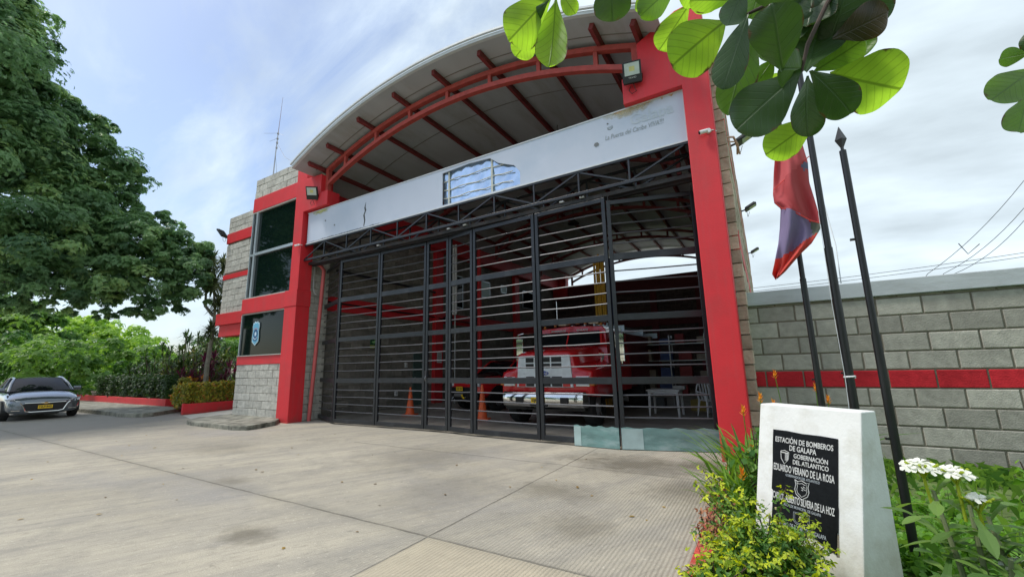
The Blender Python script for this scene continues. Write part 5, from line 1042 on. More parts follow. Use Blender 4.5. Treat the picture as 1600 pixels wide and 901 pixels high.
tree('tall_tree', 'pale distant tree rising left of the station wing', [(-43, 19.5, 2.6, 2.2), (-45, 22.5, 3.2, 2.4), (-40.5, 17.3, 1.6, 1.8)], [(-43, 20, -.1), (-43, 20, 2.5)], [], 150, .30, L_MID, fan=4, lo=.1)
# trees across the street, behind the viewer (they show in the window glass and chrome)
for i, (x, y, r) in enumerate(((-38, -20, 4.5), (-27, -24, 5), (-16, -22, 4.6), (-6, -25, 5), (5, -23, 4.5), (15, -24, 5))):
    tree('street_tree', ['first', 'second', 'third', 'fourth', 'fifth', 'last'][i]+' tree from the left in the row across the street behind the viewer', [(x, y, 5, r), (x+2.5, y, 3.5, r*.6), (x-2.5, y+1, 3.8, r*.6), (x, y+1, 8, r*.6)], [(x, y, -.1), (x, y, 4), (x, y, 7)], [], 40, .5, L_DARK, fan=3, group='trees across the street', lo=.5)
# hedges and planters
pb = MB(); pb.box(-60, -21.95, 8.0, 8.12, 0, .42); pb.box(-22.07, -21.95, 8.12, 11, 0, .42); pb.box(-60, -22.1, 8.12, 12, 0, .30, 1)
po = empty('planter', (-25, 8.0, 0), 0, 'long low red planter wall beside the pavement, under the dark hedge', 'planter', 'red planters left of the station'); o = pb.build('planter_wall', [RED, SOIL], parent=po, bevel=.01); o.data.transform(Matrix.Translation((25, -8, 0)))
pb = MB(); pb.box(-18.5, -18.38, 7.25, 12, 0, .38); pb.add([(-18.5, 7.25, 0), (-20.6, 8.15, 0), (-20.6, 8.15, .38), (-18.5, 7.25, .38), (-18.5, 7.37, 0), (-20.55, 8.27, 0), (-20.55, 8.27, .38), (-18.5, 7.37, .38)], [(0, 1, 2, 3), (3, 2, 6, 7), (4, 7, 6, 5), (1, 5, 6, 2)]); pb.add([(-18.5, 7.3, .28), (-20.5, 8.2, .28), (-21.5, 12, .28), (-18.5, 12, .28)], [(0, 1, 2, 3)], 1)
po = empty('planter', (-18.4, 7.25, 0), 0, 'short red planter wall under the yellow hedge next to the tower', 'planter', 'red planters left of the station'); o = pb.build('planter_wall', [RED, SOIL], parent=po, bevel=.01); o.data.transform(Matrix.Translation((18.4, -7.25, 0)))
def boxcloud(n, x0, x1, y0, y1, z0, z1, rag=.06):
    P = np.column_stack([rng.uniform(x0, x1, n), rng.uniform(y0, y1, n), z0+(z1-z0)*rng.random(n)**.7]); f = rng.integers(0, 3, n)
    P[f == 0, 2] = z1; P[f == 1, 1] = y0; P[(f == 2), 0] = x1; P += rng.normal(0, rag, P.shape) + .05*np.sin(P[:, [1, 0, 0]]*4)
    Nn = rng.normal(0, .5, (n, 3)); Nn[f == 0, 2] += 1; Nn[f == 1, 1] -= 1; Nn[f == 2, 0] += 1; Nn[:, 2] += .4; return P, Nn
P, Nn = boxcloud(15000, -31, -22.2, 8.2, 9.4, .35, 1.30); tag(leaves(P, Nn, .09, 'quad', .9, 3, 'hedge', L_HDG, rnd=rng.random(len(P))*.8), 'long dark green clipped hedge behind the left planter wall', 'hedge')
P, Nn = boxcloud(9000, -19.6, -18.55, 7.5, 11.5, .3, 1.02, .05); tag(leaves(P, Nn, .075, 'quad', .9, 3, 'hedge', L_YEL, rnd=rng.random(len(P))), 'yellow-green clipped hedge next to the tower foot', 'hedge')
P, Nn, rr = cloud([(-20.6, 8.2, .7, .75), (-21.3, 8.7, .9, .6), (-19.9, 7.8, .6, .5)], 1700, flat_=.8); o = empty('croton_bush', (-20.6, 8.2, .2), 0, 'yellow and orange leaved bush between the two planters', 'bush')
leaves(P-np.array([-20.6, 8.2, .2]), Nn, .10, 'hex', .7, 2, 'foliage', L_YEL, o, rnd=np.clip(rr+.2, 0, 1)); P2 = P[rng.integers(0, len(P), 60)]; leaves(P2-np.array([-20.6, 8.2, .15]), np.tile([0, 0, 1.], (60, 1))+rng.normal(0, .5, (60, 3)), .10, 'hex', 1.3, 4, 'flowers', L_ORG, o, spread=1.57)
def rosette(base, h, n, L_, m, name='foliage', par=None, wid=.16, tilt=(.2, 1.2), stems=1, sp=.0, droop=.35, cut=None):
    P = []; V = []; F = []; R2 = []
    mb = MB()
    for s in range(stems):
        a0 = random.uniform(0, 6.28); bx, by = sp*math.cos(a0)*random.random(), sp*math.sin(a0)*random.random(); hh = h*random.uniform(.6, 1.0) if stems > 1 else h
        for k in range(n):
            az = random.uniform(0, 6.28); el = random.uniform(*tilt); l = L_*random.uniform(.7, 1.1); z0 = hh*random.uniform(.75, 1) if h > .3 else hh*random.random()
            d = Vector((math.cos(az)*math.sin(el), math.sin(az)*math.sin(el), math.cos(el))); sd_ = Vector((-math.sin(az), math.cos(az), 0)); w2 = l*wid/2; q = random.random(); pts = []
            for t, ww in ((0, .4), (.3, 1), (.6, .9), (.85, .5), (1, .02)):
                p = Vector((bx, by, z0)) + d*l*t + Vector((0, 0, -droop*l*t*t*math.sin(el))); pts += [p-sd_*w2*ww+Vector((0, 0, w2*ww*.4)), p, p+sd_*w2*ww+Vector((0, 0, w2*ww*.4))]
            mb.add(pts, [(i*3+j, i*3+j+1, i*3+j+4, i*3+j+3) for i in range(4) for j in range(2)], 0, q)
    me = mb.build(name, m, parent=par, smooth=False)
    return me
def attr_fix(o): return o
# big dracaena shrubs behind the hedges
for k, (x, y, h, r, m, lab, nst) in enumerate(((-28.6, 10.2, 3.1, 1.9, L_HDG, 'dark spiky dracaena shrub behind the hedge, leftmost and lowest of three', 60), (-26.0, 10.2, 4.1, 2.0, L_HDG, 'tallest dark spiky dracaena shrub, in the middle behind the hedge', 80), (-23.6, 10.0, 3.8, 1.8, L_DRC, 'dark spiky dracaena shrub behind the hedge, next to the leaning plant', 70), (-21.9, 9.5, 2.4, 1.1, L_PUR, 'purple-red cordyline shrub at the foot of the leaning plant', 24), (-19.9, 10.4, 2.6, 1.2, L_MID, 'loose green shrub beside the wing wall', 26), (-24.9, 9.3, 2.7, .5, L_YEL, 'small yellow-leaved dracaena in front of the dark shrubs', 4))):
    s_ = empty('dracaena_shrub', (x, y, 0), 0, lab, 'shrub', 'shrubs behind the hedges')
    st_ = MB(); mb = MB()
    for j in range(nst):
        a0 = random.uniform(0, 6.28); rr_ = r*math.sqrt(random.random()); hx = h*random.uniform(.35, 1)*(1-.35*rr_/r); top = Vector((rr_*math.cos(a0), rr_*math.sin(a0), hx)); st_.tube([(top.x*.4, top.y*.4, 0), (top.x*.8, top.y*.8, hx*.5), tuple(top)], .02, 5)
        for i in range(26):
            az = random.uniform(0, 6.28); el = random.uniform(.15, 1.9); l = random.uniform(.35, .6); d = Vector((math.cos(az)*math.sin(el), math.sin(az)*math.sin(el), math.cos(el))); sdv = Vector((-math.sin(az), math.cos(az), 0)); q = min(1, max(0, random.gauss(.45, .3)))
            b0 = top-Vector((0, 0, random.uniform(0, .25))); w2 = .035; p1_, p2_ = b0+d*l*.55, b0+d*l+Vector((0, 0, -.12))
            mb.add([b0, p1_-sdv*w2, p2_, p1_+sdv*w2], [(0, 1, 2, 3)], 0, q)
    st_.build('stems', BARK, parent=s_); mb.build('foliage', m, parent=s_)
# leaning palm-like plant next to the wing
pm = empty('leaning_dracaena', (-20.9, 9.0, 0), 0, 'tall leaning dracaena with pale trunk and shaggy heads left of the wing', 'plant')
MB().tube([(0, 0, 0), (-.1, 0, 1.8), (.1, 0, 3.4), (.05, 0, 4.3), (-.3, 0, 5.3)], [.12, .09, .07, .055, .04], 10).tube([(.1, 0, 3.6), (.7, 0, 4.4), (.9, 0, 5.2)], [.08, .06, .04], 8).tube([(-.05, 0, 4.0), (-.9, 0, 4.5), (-1.0, 0, 5.6)], [.08, .06, .04], 8).tube([(.05, 0, 3.7), (.6, 0, 3.8)], [.06, .04], 6).tube([(.8, .1, 4.4), (1.9, .2, 8.6)], [.03, .012], 6).build('trunk', mat('pale_bark', (.24, .22, .18), .9, var=.3, vs_=6, bump=.5), parent=pm, smooth=True)
mb = MB()
for (cx, cy, cz, r, n_) in ((.0, 0, 3.2, .8, 220), (-.3, 0, 5.4, .95, 260), (.9, 0, 5.3, .8, 200), (-1.0, 0, 5.8, .9, 240), (.3, 0, 4.5, .75, 160), (-.7, 0, 6.5, .8, 160), (.4, 0, 6.2, .7, 140)):
    for i in range(n_):
        az = random.uniform(0, 6.28); el = random.uniform(.1, 2.3); l = r*random.uniform(.5, 1); d = Vector((math.cos(az)*math.sin(el), math.sin(az)*math.sin(el), math.cos(el))); sdv = Vector((-math.sin(az), math.cos(az), 0)); b0 = Vector((cx, cy, cz+random.uniform(-.2, .2))); w2 = .032
        mb.add([b0, b0+d*l*.5-sdv*w2, b0+d*l+Vector((0, 0, -.15)), b0+d*l*.5+sdv*w2], [(0, 1, 2, 3)], 0, random.random()*.7)
mb.build('foliage', leaf_mat('leaf_grey_spiky', (.05, .065, .03), (.14, .18, .07), .3), parent=pm)
tag(MB().box(-21.5, -18.6, 12.6, 12.8, 0, 2.2).build('garden_wall', CONC), 'low grey wall glimpsed behind the shrubs by the wing', 'wall')

# ---- garden on the right
n = 42000
P = np.column_stack([rng.uniform(-.35, 9, n), rng.uniform(-.5, 8.15, n), rng.uniform(-.02, .10, n)]); P[:, 2] += .05*np.sin(P[:, 0]*3.1+P[:, 1]*2.3)*np.sin(P[:, 1]*4)+.03-np.clip((P[:, 1]-4.0)*.05, 0, .16)
d_ = np.hypot(P[:, 0], P[:, 1]); P = P[(rng.random(n) < np.clip(4.5/np.maximum(d_, 1), .15, 1)) & ~((P[:, 0] < -.1) & (P[:, 1] > 6.4))]
gcv = leaves(P, np.tile([0, 0, 1.], (len(P), 1))+rng.normal(0, .55, (len(P), 3)), .062, 'hex', 1.15, 3, 'ground_cover', L_GC, spread=2.0, rnd=np.clip(.5+.35*np.sin(P[:, 0]*5)*np.sin(P[:, 1]*6)+rng.normal(0, .2, len(P)), 0, 1)); gcv['kind'] = 'stuff'
mb = MB()
for i in range(2600):
    x, y = random.uniform(.4, 6), random.uniform(7.2, 8.2) if i < 1700 else random.uniform(3.2, 7.5); l = random.uniform(.12, .32); az = random.uniform(0, 6.28); dx, dy = .5*l*math.cos(az), .5*l*math.sin(az); w2 = .004
    g0 = -.06; l *= .7 if y > 7 else 1; mb.add([(x-w2, y, g0), (x+w2, y, g0), (x+dx*.5+w2, y+dy*.5, g0+l*.75), (x+dx*1.2, y+dy*1.2, g0+l*.85)], [(0, 1, 2, 3)], 0, random.random())
gr_ = mb.build('grass', L_STR); gr_['kind'] = 'stuff'
def strap_clump(name, x, y, lab, n_, hgt, wd, sp, m=L_STR, flowers=()):
    s_ = empty(name, (x, y, .03), 0, lab, 'plant'); mb = MB()
    for i in range(n_):
        bx, by = random.gauss(0, sp), random.gauss(0, sp*1.6); az = random.uniform(0, 6.28); el = random.uniform(.05, .75); l = hgt*random.uniform(.55, 1.05); d = Vector((math.cos(az)*math.sin(el), math.sin(az)*math.sin(el), math.cos(el))); sdv = Vector((-math.sin(az+.3), math.cos(az+.3), 0)); pts = []
        for t, ww in ((0, .25), (.3, .8), (.6, 1), (.85, .6), (1, .03)):
            p = Vector((bx, by, 0))+d*l*t+Vector((math.cos(az), math.sin(az), 0))*l*.35*t*t+Vector((0, 0, -l*.22*t**3)); pts += [p-sdv*wd*ww, p+Vector((0, 0, -wd*.35*ww)), p+sdv*wd*ww]
        mb.add(pts, [(i_*3+j, i_*3+j+1, i_*3+j+4, i_*3+j+3) for i_ in range(4) for j in range(2)], 0, random.random())
    mb.build('foliage', m, parent=s_, smooth=False)
    for fx, fy, fz in flowers:
        f = MB()
        for k in range(11):
            az = k*2.4; el = .15+.09*k; d = Vector((math.cos(az)*math.sin(el), math.sin(az)*math.sin(el), math.cos(el))); sdv = Vector((-math.sin(az), math.cos(az), 0)); l = .085-.003*k; b0 = Vector((fx-x, fy-y, fz-.03-.006*k))
            f.add([b0, b0+d*l*.4-sdv*.011, b0+d*l, b0+d*l*.4+sdv*.011], [(0, 1, 2, 3)], 0, random.random())
        f.build('flower', L_ORG, parent=s_); MB().tube([(fx-x, fy-y, fz-.04), ((fx-x)*.7, (fy-y)*.8, 0)], .005, 5).build('flower_stem', L_STR, parent=s_)
    return s_
strap_clump('heliconia', -.22, 5.35, 'tall strap-leaved heliconia with orange flowers between column and plinth', 170, .95, .017, .12, flowers=((-.27, 5.25, .98), (-.10, 5.5, 1.10), (-.22, 5.0, .62), (.02, 5.6, 1.02)))
strap_clump('heliconia', -.32, 4.7, 'lower strap-leaved clump spilling over the red kerb', 150, .62, .014, .09, flowers=((-.30, 4.5, .50),))
strap_clump('lily_plant', .45, 6.9, 'upright yellow-flowered lily plant behind the top of the plinth', 40, 1.15, .02, .16, flowers=((.50, 6.6, 1.15), (.08, 6.6, 1.32), (.62, 6.7, 1.0)))
# broad-leaved young shrub beside the plinth
def stem_shrub(name, x, y, lab, stems, lsz, m, tipm=None, shape='hex', wid=.9, tipn=.45, stemm=None, per=26, cat='shrub', fan=1, z0=.03, up=.4):
    s_ = empty(name, (x, y, z0), 0, lab, cat); st = MB(); P = []; Nn = []; T = []; TN = []
    for (tx, ty, tz) in stems:
        bx, by = random.gauss(0, .05), random.gauss(0, .05); mid = Vector((bx*.5+tx*.45, by*.5+ty*.45, tz*.6)); A = [Vector((bx, by, 0)), mid, Vector((tx, ty, tz))]; st.tube(A, [.009, .006, .003], 5)
        for k in range(per):
            t = .15+.85*(k/per); p = A[0].lerp(A[1], min(1, t*2)) if t < .5 else A[1].lerp(A[2], (t-.5)*2); az = k*2.4+random.random()
            # side twigs
            ln = random.uniform(.01, .10)*(1.1-t*.6); q = p+Vector((math.cos(az)*ln, math.sin(az)*ln, ln*.5)); nn = Vector((math.cos(az)*.7, math.sin(az)*.7, up+.4))
            (T if (t > 1-tipn and tipm) else P).append(q); (TN if (t > 1-tipn and tipm) else Nn).append(nn)
    st.build('stems', stemm or TWIG, parent=s_)
    A_ = np.array([tuple(p) for p in P]); B_ = np.array([tuple(p) for p in Nn])+rng.normal(0, .3, (len(Nn), 3)); leaves(A_, B_, lsz, shape, wid, fan, 'foliage', m, s_, spread=1.3)
    if T: A_ = np.array([tuple(p) for p in T]); B_ = np.array([tuple(p) for p in TN])+rng.normal(0, .35, (len(TN), 3)); leaves(A_, B_, lsz*.92, shape, wid, fan, 'young_foliage', tipm, s_, spread=1.3)
    return s_
stem_shrub('young_shrub', -.17, 4.75, 'glossy broad-leaved young shrub against the left edge of the plinth', [(random.gauss(-.05, .09), random.gauss(0, .09), random.uniform(.45, .85)) for _ in range(9)], .075, L_MID, None, wid=1.4, per=16)
ST = []
for i in range(85):
    a0 = random.uniform(0, 6.28); r = .40*math.sqrt(random.random()); h = random.uniform(.16, .50)*(1-.35*(r/.40)**2); ST.append((r*math.cos(a0)*1.0, r*math.sin(a0)*.6, h))
ST += [(-.36, .22, .68), (-.42, .16, .60), (-.27, .20, .66), (-.13, .12, .60), (.15, .06, .66), (-.34, .18, .60), (-.24, .12, .56), (-.05, .12, .56), (.30, -.05, .50), (-.38, .1, .54), (.24, .04, .52)]
stem_shrub('duranta_bush', -.13, 3.32, 'yellow-green duranta bush growing in front of the plinth', ST, .031, L_MID, L_DUR, shape='quad', wid=.9, tipn=.19, per=52, fan=3)
stem_shrub('low_bush', -.40, 2.95, 'small dark-leaved bush at the bottom edge beside the driveway', [(random.gauss(0, .10), random.gauss(0, .08), random.uniform(.12, .32)) for _ in range(40)], .036, L_MID, L_DUR, wid=1.0, tipn=.2, per=24, fan=2)
stem_shrub('low_bush', .12, 3.02, 'leafy lower bush hiding the foot of the plinth', [(random.gauss(0, .10), random.gauss(0, .08), random.uniform(.15, .30)) for _ in range(40)], .040, L_MID, L_DUR, wid=1.0, tipn=.2, per=24, fan=2)
stem_shrub('ixora_bush', -.50, 3.95, 'salmon-tinged low bush on the red kerb', [(random.gauss(0, .07), random.gauss(0, .20), random.uniform(.12, .30)) for _ in range(30)], .030, L_MID, leaf_mat('leaf_salmon', (.34, .12, .08), (.50, .26, .14), .35), wid=1.0, tipn=.4, per=16, fan=2)
SEED = mat('seed_head', (.45, .40, .22), .8)
for k, (x, y, h, lab) in enumerate(((-.50, 3.1, .44, 'thin dry stalk left of the duranta bush'), (-.02, 3.22, .60, 'thin dry stalk with seed head before the left of the plaque'), (.10, 3.2, .57, 'thin dry stalk with seed head before the middle of the plaque'))):
    mb = MB(); mb.tube([(x, y, .1), (x+.02, y, h*.6), (x-.03, y-.03, h)], .0014, 4); lx = mb.v[-1]; mb.tube([lx, (lx[0], lx[1], lx[2]+.012)], .006, 6, mi=1)
    tag(mb.build('seed_stalk', [TWIG, SEED]), lab, 'stalk')
# plumeria with white flower heads
def plumeria(x, y, lab, stems, heads):
    s_ = empty('white_plumeria', (x, y, .05), 0, lab, 'flowering shrub', 'white-flowered shrubs by the wall'); st = MB(); mb = MB()
    for (tx, ty, tz) in stems:
        st.tube([(tx*.2, ty*.2, 0), (tx*.55, ty*.55, tz*.55), (tx, ty, tz)], [.017, .012, .007], 7)
        for k in range(30):
            t = .22+.78*k/30; p = Vector((tx*(.2+.8*t), ty*(.2+.8*t), tz*t)); az = k*2.4+random.random()*.5; el = random.uniform(.7, 1.9); l = random.uniform(.16, .27); d = Vector((math.cos(az)*math.sin(el), math.sin(az)*math.sin(el), math.cos(el)+.25)); sdv = Vector((-math.sin(az), math.cos(az), 0)); pts = []
            for tt, ww in ((0, .15), (.25, .35), (.55, .55), (.68, 1.0), (.80, .95), (.92, .55), (1, .03)):
                q = p+d*l*tt+Vector((0, 0, -l*.55*tt*tt)); pts += [q-sdv*.024*ww, q+Vector((0, 0, -.007*ww)), q+sdv*.024*ww]
            mb.add(pts, [(i*3+j, i*3+j+1, i*3+j+4, i*3+j+3) for i in range(6) for j in range(2)], 0, random.random())
    st.build('stems', mat('plum_stem', (.14, .17, .08), .7) if 'plum_stem' not in bpy.data.materials else bpy.data.materials['plum_stem'], parent=s_, smooth=True); mb.build('foliage', L_PLU, parent=s_)
    for (hx, hy, hz, sc, nf) in heads:
        f = MB()
        for k in range(nf):
            az = k*2.4; r = sc*.55*math.sqrt(k/nf); c0 = Vector((hx-x+r*math.cos(az)*1.3, hy-y+r*math.sin(az), hz-.05+random.uniform(-.008, .012)-r*.25)); nrm = Vector((math.cos(az)*.55*r/sc*2, math.sin(az)*.55*r/sc*2-.25, 1)).normalized(); u = nrm.orthogonal().normalized(); v_ = nrm.cross(u)
            for j in range(5):
                t = j*1.2566+az; d = u*math.cos(t)+v_*math.sin(t); e2 = nrm.cross(d); l = .030
                f.add([c0, c0+d*l*.5-e2*.010+nrm*.006, c0+d*l*.85-e2*.011+nrm*.006, c0+d*l*1.05+nrm*.001, c0+d*l*.85+e2*.010+nrm*.002, c0+d*l*.5+e2*.007+nrm*.002], [(0, 1, 2, 3, 4, 5)], 0, random.random())
        fo = f.build('flower_head', PETAL, parent=s_)
        b_ = MB()
        for k in range(8):
            az = random.uniform(0, 6.28); b_.tube([(hx-x, hy-y, hz-.11), (hx-x+.03*math.cos(az), hy-y+.03*math.sin(az), hz-.06), (hx-x+.055*math.cos(az), hy-y+.055*math.sin(az), hz-.045)], [.003, .004, .0055], 5)
        b_.tube([(hx-x, hy-y, hz-.11), ((hx-x)*.9, (hy-y)*.9, hz-.25)], .006, 6); b_.build('buds', L_DUR, parent=fo)
    return s_
plumeria(.66, 2.50, 'white-flowered plumeria with two full flower heads right of the shortest flagpole', [(-.10, .10, .88), (.0, .08, .84), (.04, -.08, .70), (-.02, .12, .60), (.10, .05, .66)], [(.538, 2.60, 1.035, .085, 13), (.641, 2.60, 1.02, .08, 12)])
plumeria(.80, 2.45, 'plumeria with one small spent flower cluster at the right edge', [(-.09, .14, .80), (.06, .10, .82), (.10, -.05, .62), (.02, .18, .7)], [(.69, 2.60, .915, .04, 4), (.775, 2.57, .70, .07, 6)])
stem_shrub('wall_plant', 1.22, 3.5, 'light green leafy shoot entering at the right edge', [(random.gauss(-.02, .07), random.gauss(0, .06), random.uniform(.55, .98)) for _ in range(8)], .055, L_GC, None, wid=1.3, per=20)

# ---- almond branch hanging above the camera
def big_leaf_mat(name, c, trans, c_tr):
    m = bpy.data.materials.new(name); t, b = nodes(m); at = t.nodes.new('ShaderNodeAttribute'); at.attribute_name = 'uvw'; sp = t.nodes.new('ShaderNodeSeparateXYZ'); t.links.new(at.outputs['Vector'], sp.inputs[0])
    def mth(op, a_, b_=None):
        q = t.nodes.new('ShaderNodeMath'); q.operation = op
        for i, x in enumerate((a_, b_)):
            if x is None: continue
            if isinstance(x, (int, float)): q.inputs[i].default_value = x
            else: t.links.new(x, q.inputs[i])
        return q.outputs[0]
    av = mth('ABSOLUTE', sp.outputs[1])
    ph = mth('FRACT', mth('MULTIPLY', mth('SUBTRACT', sp.outputs[0], mth('MULTIPLY', av, .55)), 9.0)); d = mth('ABSOLUTE', mth('SUBTRACT', ph, .5))
    vein = t.nodes.new('ShaderNodeMapRange'); t.links.new(d, vein.inputs[0]); vein.inputs[1].default_value = .035; vein.inputs[2].default_value = .10; vein.inputs[3].default_value = 1; vein.inputs[4].default_value = 0
    mid = t.nodes.new('ShaderNodeMapRange'); t.links.new(av, mid.inputs[0]); mid.inputs[1].default_value = .012; mid.inputs[2].default_value = .028; mid.inputs[3].default_value = 1; mid.inputs[4].default_value = 0
    vm = mth('MAXIMUM', mth('MULTIPLY', vein.outputs[0], .45), mid.outputs[0])
    nz_ = t.nodes.new('ShaderNodeTexNoise'); nz_.inputs['Scale'].default_value = 14; nz_.inputs['Detail'].default_value = 5; tcx = t.nodes.new('ShaderNodeNewGeometry'); t.links.new(tcx.outputs['Position'], nz_.inputs[0])
    def colr(c0, k):
        r = t.nodes.new('ShaderNodeMapRange'); t.links.new(nz_.outputs[0], r.inputs[0]); r.inputs[1].default_value = .3; r.inputs[2].default_value = .7; r.inputs[3].default_value = .82; r.inputs[4].default_value = 1.15
        s = t.nodes.new('ShaderNodeVectorMath'); s.operation = 'SCALE'; s.inputs[0].default_value = c0; t.links.new(r.outputs[0], s.inputs['Scale'])
        q = t.nodes.new('ShaderNodeMixRGB'); t.links.new(vm, q.inputs[0]); t.links.new(s.outputs[0], q.inputs[1]); q.inputs[2].default_value = tuple(x*k for x in c0)+(1,); return q.outputs[0]
    _c = colr
    def colr(c0, k):
        base = _c(c0, k); n9 = t.nodes.new('ShaderNodeTexNoise'); n9.inputs['Scale'].default_value = 38; n9.inputs['Detail'].default_value = 4; t.links.new(tcx.outputs['Position'], n9.inputs[0])
        e9 = mth('ADD', mth('MULTIPLY', mth('MAXIMUM', mth('SUBTRACT', mth('MULTIPLY', av, 2.0), .78), mth('SUBTRACT', sp.outputs[0], .90)), 1.6), n9.outputs[0])
        r9 = t.nodes.new('ShaderNodeMapRange'); t.links.new(e9, r9.inputs[0]); r9.inputs[1].default_value = .70; r9.inputs[2].default_value = .82
        q = t.nodes.new('ShaderNodeMixRGB'); t.links.new(r9.outputs[0], q.inputs[0]); t.links.new(base, q.inputs[1]); q.inputs[2].default_value = (.10, .06, .02, 1); return q.outputs[0]
    t.links.new(colr(c, 1.3), b.inputs['Base Color']); b.inputs['Roughness'].default_value = .42
    tr = t.nodes.new('ShaderNodeBsdfTranslucent'); t.links.new(colr(c_tr, .45), tr.inputs[0]); ms = t.nodes.new('ShaderNodeMixShader'); ms.inputs[0].default_value = trans
    bp = t.nodes.new('ShaderNodeBump'); bp.inputs['Strength'].default_value = .5; bp.inputs['Distance'].default_value = .002; t.links.new(vm, bp.inputs['Height']); t.links.new(bp.outputs[0], b.inputs['Normal'])
    t.links.new(b.outputs[0], ms.inputs[1]); t.links.new(tr.outputs[0], ms.inputs[2]); t.links.new(ms.outputs[0], t.nodes['Material Output'].inputs[0]); return m
BL = [big_leaf_mat('almond_leaf_bright', (.09, .20, .02), .72, (.42, .72, .04)), big_leaf_mat('almond_leaf_mid', (.06, .14, .02), .5, (.22, .45, .03)), big_leaf_mat('almond_leaf_dark', (.035, .075, .025), .22, (.10, .22, .03)), big_leaf_mat('almond_leaf_rusty', (.045, .035, .02), .2, (.12, .07, .03))]  # tones from bright and translucent to dark and nearly opaque
def almond_leaf(A, B, wd, k, par):
    A, B = Vector(A), Vector(B); ax = (B-A); L_ = ax.length; ax.normalize(); view = ((A+B)/2-Vector((0, 0, 1.5))).normalized(); sd_ = ax.cross(view).normalized(); sd_ = (sd_+view*random.uniform(-.35, .35)).normalized(); nr = ax.cross(sd_).normalized()
    if nr.z < 0: nr = -nr
    prof = [(0, .05), (.05, .10), (.12, .24), (.22, .45), (.35, .68), (.48, .87), (.60, .98), (.70, 1.0), (.80, .94), (.88, .80), (.94, .60), (.98, .36), (1.0, .08)]; NW = 8; m = MB(); uv = []; ph = random.random()*6; cup = random.uniform(.04, .16); wav = random.uniform(.01, .035)
    bend = random.uniform(-.10, .16)
    for t, ww in prof:
        for j in range(NW+1):
            s = j/NW*2-1; edge = 1+.03*math.sin(t*31+ph)*abs(s)
            p = A+ax*L_*t + sd_*(wd/2*ww*s*edge) + nr*(-cup*wd*(1-s*s)*ww + wav*wd*2*math.sin(t*11+ph+s*2)*abs(s) - bend*L_*4*t*(1-t)*.5); m.v.append(tuple(p)); uv.append((t, s*ww*.5, 0))
    for i in range(len(prof)-1):
        for j in range(NW): a_ = i*(NW+1)+j; m.f.append((a_, a_+1, a_+NW+2, a_+NW+1)); m.m.append(0); m.r.append(.5)
    o = m.build('leaf', BL[int(k)], parent=par, smooth=True, angle=180); sbd = o.modifiers.new('sub', 'SUBSURF'); sbd.levels = 1; sbd.render_levels = 1; at = o.data.attributes.new('uvw', 'FLOAT_VECTOR', 'POINT'); at.data.foreach_set('vector', [c for q in uv for c in q]); return o
